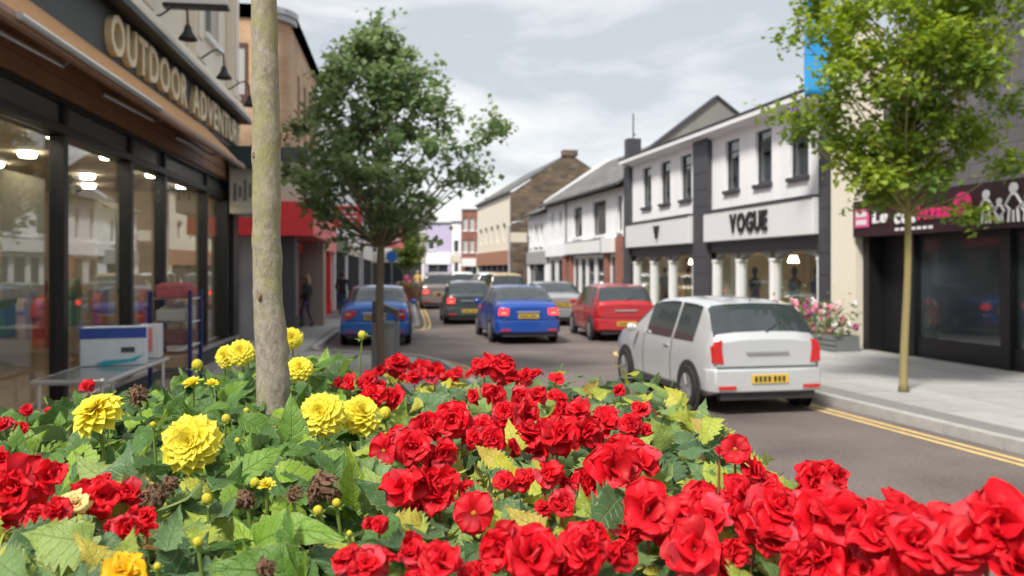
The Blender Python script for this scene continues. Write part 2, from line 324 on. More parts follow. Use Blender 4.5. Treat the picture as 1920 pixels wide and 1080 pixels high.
# ------------------------------------------------------------------ mesh helpers
class MB:
    def __init__(s): s.v = []; s.f = []; s.mi = []; s.uv = None
    def add(s, vs, fs, mi=0):
        o = len(s.v); s.v += [tuple(p) for p in vs]
        for f in fs: s.f.append(tuple(i + o for i in f)); s.mi.append(mi)
        return s
    def box(s, x0, x1, y0, y1, z0, z1, mi=0):
        return s.add([(x0,y0,z0),(x1,y0,z0),(x1,y1,z0),(x0,y1,z0),(x0,y0,z1),(x1,y0,z1),(x1,y1,z1),(x0,y1,z1)],
                     [(0,3,2,1),(4,5,6,7),(0,1,5,4),(1,2,6,5),(2,3,7,6),(3,0,4,7)], mi)
    def prism(s, poly, a0, a1, ax='y', mi=0):
        """polygon extruded along an axis: ax y -> poly (x,z); x -> (y,z); z -> (x,y)"""
        def P(p, a): return {'y': (p[0], a, p[1]), 'x': (a, p[0], p[1]), 'z': (p[0], p[1], a)}[ax]
        n = len(poly)
        vs = [P(p, a0) for p in poly] + [P(p, a1) for p in poly]
        fs = [tuple(range(n)), tuple(range(2*n-1, n-1, -1))] + [(i, i+n, (i+1) % n + n, (i+1) % n) for i in range(n)]
        return s.add(vs, fs, mi)
    def tube(s, pts, rad, n=8, mi=0, cap=True):
        pts = [Vector(p) for p in pts]
        if not isinstance(rad, (list, tuple)): rad = [rad] * len(pts)
        vs, fs = [], []
        ref = None
        for i, p in enumerate(pts):
            t = (pts[min(i+1, len(pts)-1)] - pts[max(i-1, 0)])
            if t.length < 1e-9: t = Vector((0,0,1))
            t.normalize()
            if ref is None:
                ref = t.cross(Vector((0,0,1)) if abs(t.z) < 0.9 else Vector((1,0,0))).normalized()
            else:
                ref = (ref - t * ref.dot(t))
                ref = ref.normalized() if ref.length > 1e-6 else t.orthogonal().normalized()
            b = t.cross(ref)
            for j in range(n):
                a = 2*math.pi*j/n
                vs.append(p + (ref*math.cos(a) + b*math.sin(a)) * rad[i])
        for i in range(len(pts)-1):
            for j in range(n):
                fs.append((i*n+j, i*n+(j+1) % n, (i+1)*n+(j+1) % n, (i+1)*n+j))
        if cap:
            fs.append(tuple(range(n-1, -1, -1))); fs.append(tuple(range((len(pts)-1)*n, len(pts)*n)))
        return s.add(vs, fs, mi)
    def lathe(s, prof, n=16, c=(0,0,0), ax='z', mi=0):
        vs, fs = [], []
        for r, h in prof:
            for j in range(n):
                a = 2*math.pi*j/n; x, y = r*math.cos(a), r*math.sin(a)
                p = {'z': (x, y, h), 'x': (h, x, y), 'y': (y, h, x)}[ax]
                vs.append((c[0]+p[0], c[1]+p[1], c[2]+p[2]))
        for i in range(len(prof)-1):
            for j in range(n): fs.append((i*n+j, i*n+(j+1) % n, (i+1)*n+(j+1) % n, (i+1)*n+j))
        if prof[0][0] > 1e-6: fs.append(tuple(range(n-1, -1, -1)))
        if prof[-1][0] > 1e-6: fs.append(tuple(range((len(prof)-1)*n, len(prof)*n)))
        return s.add(vs, fs, mi)
    def ball(s, c, r, n=10, m=6, mi=0, sq=(1,1,1)):
        prof = [(max(1e-7, math.sin(math.pi*i/m)), -math.cos(math.pi*i/m)) for i in range(m+1)]
        vs, fs = [], []
        for q, h in prof:
            for j in range(n):
                a = 2*math.pi*j/n
                vs.append((c[0]+r*sq[0]*q*math.cos(a), c[1]+r*sq[1]*q*math.sin(a), c[2]+r*sq[2]*h))
        for i in range(m):
            for j in range(n): fs.append((i*n+j, i*n+(j+1) % n, (i+1)*n+(j+1) % n, (i+1)*n+j))
        return s.add(vs, fs, mi)
    def mesh(s, name, mats, smooth=False):
        me = bpy.data.meshes.new(name); me.from_pydata(s.v, [], s.f)
        for m in (mats if isinstance(mats, (list, tuple)) else [mats]): me.materials.append(m)
        if any(s.mi): me.polygons.foreach_set('material_index', s.mi)
        if smooth:
            me.polygons.foreach_set('use_smooth', [True]*len(me.polygons))
            if smooth is not True: me.set_sharp_from_angle(angle=R(smooth))
        if s.uv:
            ul = me.uv_layers.new(name='UVMap')
            for l in me.loops: ul.data[l.index].uv = s.uv[l.vertex_index]
        me.update()
        return me
    def build(s, name, mats, parent=None, smooth=False, bevel=0, **kw):
        return link(name, s.mesh(name, mats, smooth), parent, bevel=bevel, **kw)
def link(name, me, parent=None, loc=None, rot=None, scale=None, mw=None, bevel=0, label=None, cat=None, group=None, kind=None):
    o = bpy.data.objects.new(name, me); COL.objects.link(o)
    if parent is not None: o.parent = parent
    if mw is not None: o.matrix_local = mw
    if loc is not None: o.location = loc
    if rot is not None: o.rotation_euler = rot
    if scale is not None: o.scale = scale if isinstance(scale, (tuple, list, Vector)) else (scale,)*3
    if bevel:
        b = o.modifiers.new('bevel', 'BEVEL'); b.width = bevel; b.segments = 2; b.limit_method = 'ANGLE'
    tag(o, label, cat, group, kind)
    return o
def tag(o, label=None, cat=None, group=None, kind=None):
    if label: o['label'] = label
    if cat: o['category'] = cat
    if group: o['group'] = group
    if kind: o['kind'] = kind
    return o
def thing(name, label, cat, loc=(0,0,0), rz=0.0, group=None):
    o = bpy.data.objects.new(name, None); COL.objects.link(o); o.empty_display_size = 0.2
    o.location = loc; o.rotation_euler = (0, 0, rz)
    return tag(o, label, cat, group)
def facade_frame(x, y, dx, dy):
    """yaw that puts local x along (dx,dy) seen left to right, local y into the building"""
    return math.atan2(dy, dx)
def wall(w, h, openings, t=0.3, x0=0.0, z0=0.0, top=None):
    """front wall with real openings: front and back skins, reveals and outer edges"""
    mb = MB()
    xs = sorted({x0, x0+w} | {a for o in openings for a in o[:2]}); zs = sorted({z0, h} | {a for o in openings for a in o[2:4]})
    def hole(xa, xb, za, zb):
        cx, cz = (xa+xb)/2, (za+zb)/2
        return any(o[0] < cx < o[1] and o[2] < cz < o[3] for o in openings)
    for i in range(len(xs)-1):
        for k in range(len(zs)-1):
            a, b, c, d = xs[i], xs[i+1], zs[k], zs[k+1]
            if hole(a, b, c, d): continue
            mb.add([(a,0,c),(b,0,c),(b,0,d),(a,0,d)], [(0,1,2,3)])
            mb.add([(a,t,c),(b,t,c),(b,t,d),(a,t,d)], [(3,2,1,0)])
    for a, b, c, d in [o[:4] for o in openings]:
        mb.add([(a,0,c),(a,t,c),(a,t,d),(a,0,d)], [(0,1,2,3)]); mb.add([(b,0,c),(b,t,c),(b,t,d),(b,0,d)], [(3,2,1,0)])
        mb.add([(a,0,c),(b,0,c),(b,t,c),(a,t,c)], [(0,1,2,3)]); mb.add([(a,0,d),(b,0,d),(b,t,d),(a,t,d)], [(3,2,1,0)])
    a, b = x0, x0+w
    mb.add([(a,0,z0),(a,t,z0),(a,t,h),(a,0,h)], [(3,2,1,0)]); mb.add([(b,0,z0),(b,t,z0),(b,t,h),(b,0,h)], [(0,1,2,3)])
    mb.add([(a,0,h),(b,0,h),(b,t,h),(a,t,h)], [(0,1,2,3)])
    return mb
def window(parent, x0, x1, z0, z1, fm, pm=None, sill=None, rec=0.12, fw=0.06, bars=(), transom=None, sillm=None):
    """a window part: frame ring (+ bars), pane and sill below it as sub-parts"""
    mb = MB()
    y0, y1 = rec, rec+0.06
    mb.box(x0, x0+fw, y0, y1, z0, z1); mb.box(x1-fw, x1, y0, y1, z0, z1)
    mb.box(x0+fw, x1-fw, y0, y1, z0, z0+fw); mb.box(x0+fw, x1-fw, y0, y1, z1-fw, z1)
    for b in bars: mb.box(b-fw*0.4, b+fw*0.4, y0+0.003, y1-0.003, z0+fw, z1-fw)
    if transom: mb.box(x0+fw, x1-fw, y0+0.005, y1-0.005, transom-fw*0.4, transom+fw*0.4)
    f = mb.build('window', fm, parent)
    MB().box(x0+fw*0.5, x1-fw*0.5, y0+0.025, y0+0.035, z0+fw*0.5, z1-fw*0.5).build('pane', pm or M_dpane, f)
    if sill: MB().box(x0-0.06, x1+0.06, -0.09, rec-0.01, z0-0.11, z0-0.004).build('sill', sillm or fm, f, bevel=0.008)
    return f
_tc = {}
def glyph(ch, ext, bold=0.0):
    key = (ch, ext, bold)
    if key not in _tc:
        cu = bpy.data.curves.new('glyph', 'FONT'); cu.body = ch; cu.size = 1.0; cu.extrude = ext; cu.offset = bold; cu.resolution_u = 3
        ob = bpy.data.objects.new('glyph', cu); COL.objects.link(ob)
        bpy.context.view_layer.update()
        me = bpy.data.meshes.new_from_object(ob.evaluated_get(bpy.context.evaluated_depsgraph_get()))
        bpy.data.objects.remove(ob); bpy.data.curves.remove(cu)
        xs = [v.co.x for v in me.vertices] or [0]; ys = [v.co.y for v in me.vertices] or [0]
        _tc[key] = (me, min(xs), max(xs), min(ys), max(ys))
    return _tc[key]
def lettering(parent, text, xc, zc, height, width, y, m, ext=0.03, bold=0.0, name='letter', gap=0.16):
    """raised letters, one object each, facing local -y, fitted to a given height and width"""
    capH = 0.69
    adv = []; x = 0
    for ch in text:
        if ch == ' ': adv.append(None); x += 0.45; continue
        me, a, b, c, d = glyph(ch, ext, bold); adv.append(x - a); x += (b - a) + gap
    tot = x - gap; sx = width / tot; sz = height / capH
    for ch, a in zip(text, adv):
        if a is None: continue
        me = glyph(ch, ext, bold)[0]
        if not me.materials: me.materials.append(m)
        use = me
        if me.materials[0] is not m:
            use = me.copy(); use.materials.clear(); use.materials.append(m)
        mw = Matrix(((sx, 0, 0, xc - width/2 + a*sx), (0, 0, -1, y), (0, sz, 0, zc - height/2), (0, 0, 0, 1)))
        link(name, use, parent, mw=mw)
# ------------------------------------------------------------------ ground, road, pavements
MB().add([(-700,-300,-0.06),(700,-300,-0.06),(700,1500,-0.06),(-700,1500,-0.06)], [(0,1,2,3)]).build('ground', M_ground, kind='structure')
road = MB().add([(-22,-14,0),(16,-14,0),(16,125,0),(-30,125,0)], [(0,1,2,3)]).build('road', M_road, kind='structure')

def inpoly(p, poly):
    c = False; n = len(poly)
    for i in range(n):
        (x1, y1), (x2, y2) = poly[i], poly[(i+1) % n]
        if (y1 > p[1]) != (y2 > p[1]) and p[0] < (x2-x1)*(p[1]-y1)/(y2-y1)+x1: c = not c
    return c
KL = [(1.55,-6), (1.25,5.0), (0.2,10.0), (-0.95,15.0), (-1.35,16.6), (-1.9,17.6), (-3.0,18.3), (-4.3,18.9), (-4.55,19.6), (-5.1,25.0), (-4.6,26.0), (-3.3,26.8), (-3.05,27.6), (-4.7,41.0), (-6.35,54.0), (-9.6,80.0)]
KR = [(9.0,-6), (6.3,4.8), (4.2,13.2), (3.1,17.6), (2.75,18.9), (2.85,19.6), (3.5,20.4), (4.3,21.0), (2.3,31.0), (-1.1,48.0), (-5.2,72.0)]
PL = KL + [(-14.0,80.0), (-9.5,52.0), (-7.6,38.0), (-6.6,22.0), (-8.4,21.9), (-6.4,18.5), (-3.3,-6.0)]
PR = KR + [(-3.0,72.0), (12-0.209*48,48.0), (12-0.209*20,20.0), (12-0.209*4,4.0), (13.2,-6)]
def pavement(name, poly):
    return MB().prism(poly, -0.05, 0.108, 'z').build(name, M_joint, kind='structure')
pav_l = pavement('pavement', PL); pav_r = pavement('pavement', PR)
slab_me = MB().box(-0.296, 0.296, -0.446, 0.446, 0.07, 0.12).mesh('paving_slab', M_pave)
def slabs(pav, poly, ang, org, ylim, maxn, big=True):
    ca, sa = math.cos(ang), math.sin(ang); n = 0; cand = []
    for i in range(-40, 40):
        for j in range(-10, 90):
            lx, ly = 0.6*i, 0.9*j + (0.45 if i % 2 else 0)
            x, y = org[0]+lx*ca-ly*sa, org[1]+lx*sa+ly*ca
            if not (ylim[0] < y < ylim[1]): continue
            cs = [(x+a*ca-b*sa, y+a*sa+b*ca) for a in (-0.36, 0.36) for b in (-0.5, 0.5)]
            if all(inpoly(c, poly) for c in cs): cand.append((y, x))
    cand.sort()
    for y, x in cand[:maxn]:
        link('paving_slab', slab_me, pav, loc=(x, y, rnd.uniform(-0.002, 0.002)), rot=(rnd.uniform(-0.004,0.004), rnd.uniform(-0.004,0.004), ang))
slabs(pav_r, PR, math.atan(0.23), (7.5, 0), (7.5, 30), 230)
slabs(pav_l, PL, math.atan(0.13), (-3, 0), (6.0, 30), 230)
kerb_me = MB().box(-0.07, 0.07, 0.006, 0.884, -0.05, 0.13).mesh('kerb_stone', M_kerb)
def kerbs(pav, poly, ymax, side):
    acc = []
    for (x1, y1), (x2, y2) in zip(poly, poly[1:]):
        L_ = math.hypot(x2-x1, y2-y1); n = max(1, round(L_/0.89))
        for i in range(n):
            t = i/n; y = y1+(y2-y1)*t
            if y < 2 or y > ymax: continue
            link('kerb_stone', kerb_me, pav, loc=(x1+(x2-x1)*t, y, rnd.uniform(-0.003, 0.003)), rot=(0, 0, math.atan2(-(x2-x1), y2-y1)), scale=(1, L_/n/0.89, 1))
kerbs(pav_l, KL, 55, 1); kerbs(pav_r, KR, 50, -1)
def offset_line(pl, d):
    out = []
    for i, p in enumerate(pl):
        a = Vector(pl[max(i-1, 0)]); b = Vector(pl[min(i+1, len(pl)-1)]); t = (b-a).normalized()
        out.append((p[0]+t.y*d, p[1]-t.x*d))
    return out
def smooth_line(pl, it=2):
    for _ in range(it):
        q = [pl[0]]
        for a, b in zip(pl, pl[1:]):
            q += [(a[0]*.75+b[0]*.25, a[1]*.75+b[1]*.25), (a[0]*.25+b[0]*.75, a[1]*.25+b[1]*.75)]
        pl = q + [pl[-1]]
    return pl
def line_marking(pl, d0, d1, name='yellow_line', m=M_yline):
    a, b = offset_line(pl, d0), offset_line(pl, d1); n = len(pl)
    MB().add([(*p, 0.004) for p in a]+[(*p, 0.004) for p in b], [(i, i+1, n+i+1, n+i) for i in range(n-1)]).build(name, m, road)
sl = smooth_line(KL[:12]); sl2 = smooth_line(KL[11:15]); sr = smooth_line(KR[:8])
for a, s_ in ((0.28, 1), (0.44, 1)):
    line_marking(sl[:24], a, a+0.075); line_marking(sl2, a, a+0.075)
    line_marking(sr[:22], -a, -a-0.075)

# ------------------------------------------------------------------ buildings
def interior(parent, x0, x1, depth, h, wm, fm, z0=0.14, y0=0.31):
    """shop room behind the glass: floor, back wall, side walls and ceiling"""
    mb = MB()
    mb.box(x0, x1, y0+depth, y0+depth+0.1, z0, h); mb.box(x0-0.1, x0-0.004, y0, y0+depth, z0, h); mb.box(x1+0.004, x1+0.1, y0, y0+depth, z0, h)
    mb.box(x0, x1, y0, y0+depth, h+0.004, h+0.1)
    r = mb.build('shop_room', wm, parent)
    MB().box(x0, x1, y0, y0+depth, z0-0.1, z0-0.004).build('shop_floor', fm, r)
    return r
M_room = mat('room_beige', (0.55, 0.44, 0.31), 0.8, var=0.12, scale=1.5)
M_roomV = mat('room_warm', (0.66, 0.58, 0.46), 0.8, var=0.15, scale=1.2)
M_roomD = mat('room_dim', (0.16, 0.155, 0.15), 0.8, var=0.2, scale=1.2)
M_floorw = mat('wood_floor', (0.30, 0.20, 0.12), 0.5, var=0.2)
M_lamp = emit('ceiling_lamp_glow', (1.0, 0.86, 0.66), 20.0)
M_lampW = emit('warm_lamp_glow', (1.0, 0.80, 0.55), 6.0)

# ---- left: outdoor clothing shop with awning
D1 = Vector((-0.13, 1)).normalized()
def lx(Y, base): return (Y-base)*1.0084
shop = thing('outdoor_shop', 'cream building with black shopfront, brown awning and gold OUTDOOR ADVENTURE lettering', 'shop building', (-3.65-0.13*4, 4, 0), math.atan2(D1.y, D1.x))
W1_ = lx(18.75, 4)
mul = [0.02, 2.5, lx(9.31,4), lx(11.6,4), lx(13.25,4), lx(16.1,4), lx(18.0,4)]
M_brown = mat('brown_boards', (0.24, 0.115, 0.065), 0.5, var=0.35, scale=3)
M_creamP = mat('cream_paint', (0.80, 0.72, 0.60), 0.6, var=0.06, streak=True)
M_awn = mat('awning_canvas', (0.62, 0.34, 0.15), 0.8, var=0.12, scale=4, bump=0.15, bscale=200)
M_fas = mat('fascia_grey', (0.055, 0.06, 0.065), 0.6, var=0.15, scale=2)
M_transom = mat('transom_grey', (0.12, 0.13, 0.13), 0.3, var=0.1)
# upper wall with recessed bays between pilasters
up_open = [(1.6, 2.9, 6.3, 8.6), (5.4, 6.7, 6.3, 8.6), (8.6, 9.9, 6.3, 8.6), (11.9, 13.2, 6.3, 8.6)]
wall(W1_, 10.5, up_open, 0.35, 0, 5.3).build('wall', M_creamP, shop)
MB().box(0, W1_, 0.36, 7, 9.9, 10.2).box(0, 0.3, 0.36, 7, 0, 9.9).box(W1_-0.32, W1_-0.005, 0.36, 7, 0, 9.9).box(0.3, W1_-0.32, 6.7, 7, 0, 9.9).build('side_and_back_wall', M_creamP, shop)
for o in up_open: window(shop, *o, M_wframe, M_dpane, sill=True, bars=((o[0]+o[1])/2,), transom=(o[2]+o[3])/2)
for x in (0.3, 3.6, 7.4, 10.6, 13.9):
    MB().box(x, x+0.55, -0.16, -0.003, 5.62, 10.2).box(x-0.06, x+0.61, -0.2, -0.003, 5.52, 5.615).box(x+0.12, x+0.43, -0.19, -0.163, 5.9, 9.9).build('pilaster', M_creamP, shop, bevel=0.01)
MB().prism([(-0.003,5.18),(-0.34,5.18),(-0.34,5.26),(-0.26,5.34),(-0.22,5.46),(-0.003,5.5)], 0, W1_, 'x').build('cornice', M_creamP, shop)
MB().box(0, W1_, -0.36, -0.02, 5.08, 5.175).build('cornice_rail', M_black, shop)
MB().box(0, W1_, -0.1, 0.3, 4.42, 5.075).build('fascia', M_fas, shop)
MB().box(0.0, W1_-0.02, -0.06, 0.3, 3.74, 4.416).build('shutter_box', M_brown, shop)
for i in range(4):
    MB().box(0.0, W1_-0.02, -0.075, -0.062, 3.76+0.165*i, 3.905+0.165*i).build('board', M_brown, shop)
lettering(shop, 'OUTDOOR ADVENTURE', lx(14.3,4), 4.76, 0.47, 8.3, -0.135, M_gold, 0.05, 0.02, gap=0.12)
# awning on folding arms
aw0, aw1 = 0.2, lx(15.5, 4)
MB().prism([(-0.105,4.44),(-0.74,3.80),(-0.75,3.81),(-0.105,4.465)], aw0, aw1, 'x').build('awning_canvas', M_awn, shop)
MB().prism([(-0.73,3.72),(-0.79,3.72),(-0.80,3.76),(-0.77,3.825),(-0.73,3.79)], aw0, aw1, 'x').build('awning_front_bar', M_brown, shop)
for x in (lx(7.2,4), lx(10.2,4), lx(13.5,4)):
    MB().tube([(x, -0.08, 4.0), (x+1.0, -0.4, 3.86), (x+0.25, -0.72, 3.77)], 0.025, 8).build('awning_arm', M_alu, shop)
MB().tube([(lx(6.2,4), -0.82, 3.78), (lx(9.9,4), -0.82, 3.78)], 0.032, 10).build('awning_roller', M_alu, shop)
lettering(shop, 'sign', lx(13.2,4), 3.98, 0.12, 0.0001, -0.09, M_gold, 0.01) if False else None
# shopfront
MB().box(0, W1_, -0.02, 0.28, 0.0, 0.42).build('stall_riser', M_dark, shop)
MB().box(0, W1_, -0.10, 0.0, 0.425, 0.47).build('window_ledge', M_alu, shop)
MB().box(0, W1_, -0.03, 0.25, 3.36, 3.45).box(0, W1_, -0.03, 0.25, 3.69, 3.735).build('head_rail', M_black, shop)
for i, x in enumerate(mul):
    MB().box(x-0.06, x+0.06, 0.0, 0.16, 0.475, 3.355).box(x-0.055, x+0.055, 0.0, 0.15, 3.455, 3.685).build('mullion', M_black, shop, bevel=0.006)
MB().box(W1_-0.55, W1_, -0.08, 0.33, 0.475, 3.73).build('end_pier', M_black, shop)
for i in range(len(mul)-1):
    a, b = mul[i]+0.06, mul[i+1]-0.06
    MB().box(a, b, 0.10, 0.112, 0.475, 3.355).build('pane', M_glass, shop)
    MB().box(a, b, 0.06, 0.1, 3.455, 3.685).build('transom_panel', M_transom, shop)
room = interior(shop, 0.35, W1_-0.36, 5.0, 3.55, M_room, M_floorw)
for x, y in ((4.2,1.5),(5.2,2.6),(5.9,1.6),(7.0,2.2),(8.3,1.6),(9.6,2.6),(11.2,1.8),(13,2.4),(4.6,3.7),(7.6,3.9),(2.5,2),(4.5,.5),(6.4,.5),(8.4,.55),(10.8,.6),(12.8,.6)):  # the row nearest the glass is added to light the display boards
    MB().lathe([(0.10,3.48),(0.115,3.51),(0.115,3.548)], 16, (x, y, 0)).build('ceiling_light', M_lamp, room)
M_board = mat('display_board', (0.50, 0.43, 0.32), 0.6, var=0.1)
for a, b, y in ((4.0, 5.1, 0.8), (5.9, 7.1, 0.9), (10.2, 11.6, 1.3)):
    MB().box(a, b, y, y+0.05, 1.55, 3.05).build('display_board', M_board, room, bevel=0.01)
MB().box(0.5, 14, 5.0, 5.25, 0.2, 2.4).build('wall_shelf', M_brown, room)
goods = [((0.5,0.08,0.03),), ((0.03,0.06,0.25),), ((0.45,0.40,0.1),), ((0.08,0.2,0.1),), ((0.5,0.45,0.4),), ((0.25,0.05,0.06),)]
for i in range(26):
    c = goods[i % 6][0]; m = mat('garment_%d' % (i % 6), c, 0.85, var=0.25, scale=8)
    x = 3.9+0.45*i*0.9 + rnd.uniform(-.1,.1); y = 1.5 + (i % 3)*0.9
    pr = [(0.02,1.5),(0.10,1.47),(0.20,1.38),(0.24,1.2),(0.17,1.18),(0.16,0.75),(-0.16,0.75),(-0.17,1.18),(-0.24,1.2),(-0.20,1.38),(-0.10,1.47)]
    MB().prism([(x+p[0], p[1]+(0.25 if i % 2 else 0)) for p in pr], y, y+0.14, 'y').build('hanging_jacket', m, room, bevel=0.03)
# swan-neck sign lamps over the fascia
for i, Yl in enumerate((9.7, 12.2, 14.7, 17.2)):
    x = lx(Yl, 4)
    pts = [(x, -0.02, 5.52), (x, -0.2, 5.54), (x, -0.36, 5.66), (x, -0.47, 5.70), (x, -0.57, 5.62), (x, -0.58, 5.40)]
    MB().tube(pts, 0.016, 8).build('lamp_arm', M_black, shop, smooth=True)
    MB().lathe([(0.03,5.42),(0.05,5.38),(0.06,5.32),(0.13,5.22),(0.135,5.20)], 16, (x, -0.58, 0)).build('lamp_shade', M_black, shop, smooth=True)
# grey hanging sign board high on the near pilaster
hs = thing('hanging_sign', 'blank pale sign board projecting at the top edge above the lettering', 'sign', (-3.65-0.13*12.3, 12.3, 0), math.atan2(D1.y, D1.x))
MB().box(-0.06, 0.06, -1.1, -0.25, 5.74, 6.6).build('board', M_offw, hs); MB().box(-0.08, 0.08, -1.13, -0.22, 5.68, 5.737).box(-0.03, 0.03, -0.25, 0.0, 6.3, 6.36).build('bracket', M_black, hs)

# ---- left: tan brick building with red shopfront
B2 = (-5.775, 22.0)
bb = thing('tan_brick_building', 'tan brick building with grey curved gutter above a red fascia, behind the near trunk', 'shop building', (B2[0], B2[1], 0), math.atan2(D1.y, D1.x))
B2L = lx(29.7, 22)
op2 = [(2.0,2.6,5.9,7.4), (3.6,4.2,5.9,7.4), (5.2,5.8,5.9,7.4), (6.7,7.2,5.9,7.4)]
wall(B2L-0.8, 8.35, op2, 0.3, 0.8, 5.0).build('wall', M_brickT, bb)
arc = [(0.8*(1-math.sin(a)), 0.8*(1-math.cos(a))) for a in [math.pi/2*i/6 for i in range(7)]]   # rounded corner
MB().prism([(p[0], p[1]) for p in arc] + [(0.3,0.8),(0.8,0.3)], 5.0, 8.35, 'z').build('corner_wall', M_brickT, bb, smooth=40)
sw = wall(3.2, 8.35, [(1.0,2.0,6.3,7.7)], 0.3, 0.8, 5.0)
sidew = bpy.data.objects.new('side_wall', sw.mesh('side_wall', M_brickT)); COL.objects.link(sidew); sidew.parent = bb
sidew.matrix_local = Matrix(((0,1,0,0),(1,0,0,0),(0,0,1,0),(0,0,0,1)))
wf = MB().box(-0.02,0.05,1.0,1.08,6.3,7.7).box(-0.02,0.05,1.92,2.0,6.3,7.7).box(-0.02,0.05,1.08,1.92,6.3,6.38).box(-0.02,0.05,1.08,1.92,7.62,7.7).box(-0.04,0.08,0.95,2.05,6.18,6.296).build('window', mat('brown_frame',(0.10,0.045,0.035),0.5), bb)
MB().box(0.02,0.03,1.05,1.95,6.35,7.65).build('pane', M_palewin, wf)
for o in op2: window(bb, *o, M_dark, M_dpane, rec=0.1)
gut = [(0.8*(1-math.sin(a))-0.0, 0.8*(1-math.cos(a))) for a in [math.pi/2*i/6 for i in range(7)]]
outer = [(-0.14+0.94*(1-math.sin(a)), -0.14+0.94*(1-math.cos(a))) for a in [math.pi/2*i/6 for i in range(7)]]
ring = [(-0.14, 4.0)] + outer + [(B2L, -0.14), (B2L, 4.0)]
MB().prism(ring, 8.355, 8.5, 'z').build('eaves', mat('gutter_grey', (0.42,0.42,0.43), 0.5), bb)
MB().prism([(p[0]*1.0-(0.04 if p[0] < 1 else 0), p[1]-(0.04 if p[1] < 1 else 0)) for p in ring], 8.505, 8.66, 'z').build('gutter', mat('gutter_pale', (0.42,0.43,0.45), 0.5), bb)
MB().box(0.9, B2L, 0.35, 4, 0.1, 4.9).build('core_wall', M_roomD, bb)
MB().prism([(-0.45,-0.55),(B2L,-0.55),(B2L,0.34),(0.85,0.34),(0.85,3.9),(-0.45,3.9)], 4.64, 4.99, 'z').build('slate_skirt', M_dark, bb)
MB().prism([(-0.4,-0.5),(B2L-0.02,-0.5),(B2L-0.02,0.2),(0.8,0.2),(0.8,3.8),(-0.4,3.8)], 3.62, 4.635, 'z').build('cream_sign_band', M_signC, bb)
MB().prism([(-0.6,-0.7),(5.9,-0.7),(5.9,0.2),(0.8,0.2),(0.8,3.7),(-0.6,3.7)], 2.75, 3.6, 'z').build('red_fascia', M_red, bb)
MB().box(-0.45, -0.405, 1.2, 3.4, 3.9, 4.35).build('sign_panel', M_offw, bb)
lettering(bb, 'station', 3.4, 4.05, 0.42, 3.0, -0.51, M_dark, 0.01) if False else None
# smudged dark strokes: the lettering on this band cannot be read
for i in range(9): MB().box(1.2+i*0.3, 1.2+i*0.3+0.2, -0.512, -0.503, 3.95+0.04*(i % 2), 4.25+0.05*(i % 3)).build('sign_stroke', M_grey, bb)
for i in range(6): MB().box(-0.412, -0.403, 0.5+i*0.3, 0.5+i*0.3+0.18, 3.95+0.04*(i % 2), 4.3).build('sign_stroke', M_grey, bb)
M_tile = mat('tan_tile', (0.32, 0.26, 0.21), 0.5, var=0.12)
MB().box(5.0, 5.9, -0.45, 0.3, 0.1, 2.74).build('tiled_pier', M_tile, bb)
MB().box(-0.2, 0.12, -0.2, 0.2, 0.1, 2.74).build('corner_post', M_dark, bb)
MB().box(0.12, 5.0, 0.16, 0.3, 0.1, 0.5).build('stall_riser', M_dark, bb)
for a, b in ((0.15,1.3),(1.35,2.5),(2.55,3.7)):
    f = MB().box(a, a+0.06, 0.17, 0.25, 0.505, 2.7).box(b-0.06, b, 0.17, 0.25, 0.505, 2.7).box(a+0.06, b-0.06, 0.17, 0.25, 2.62, 2.7).build('shop_window', M_alu, bb)
    MB().box(a+0.03, b-0.03, 0.2, 0.21, 0.505, 2.66).build('pane', M_dpane, f)
dr = MB().box(3.8, 4.95, 0.18, 0.26, 0.12, 2.7).build('door', M_red, bb)
MB().box(3.95, 4.8, 0.165, 0.178, 0.5, 2.4).build('pane', M_dpane, dr)
MB().box(-0.15, -0.1, 0.2, 3.4, 0.1, 2.74).build('side_shop_window', mat('pale_shop_glass',(0.30,0.31,0.33),0.1,var=0.3,scale=1.5), bb)
for y in (0.25, 1.2, 2.2, 3.2): MB().box(-0.2, -0.155, y, y+0.08, 0.1, 2.74).build('mullion', M_alu, bb)
# dark sign box and cream sign at the shop's far end
ns = thing('projecting_sign_box', 'dark green sign box over a cream lettered sign at the end of the awning', 'sign', (-3.65-0.13*17.2, 17.2, 0), math.atan2(D1.y, D1.x))
MB().box(0.0, 1.7, -0.75, -0.16, 3.98, 4.40).build('sign_box', mat('dark_green_sign',(0.03,0.055,0.06),0.4), ns)
MB().box(0.25, 1.7, -0.72, -0.14, 3.05, 3.975).build('cream_sign', M_signC, ns)
for i in range(5): MB().box(0.235, 0.247, -0.68+i*0.1, -0.62+i*0.1, 3.3+0.08*(i % 2), 3.6+0.07*(i % 3)).build('sign_stroke', M_grey, ns)
for i in range(5): MB().box(0.45+i*0.2, 0.57+i*0.2, -0.732, -0.723, 3.35, 3.66+0.05*(i % 2)).build('sign_stroke', M_grey, ns)

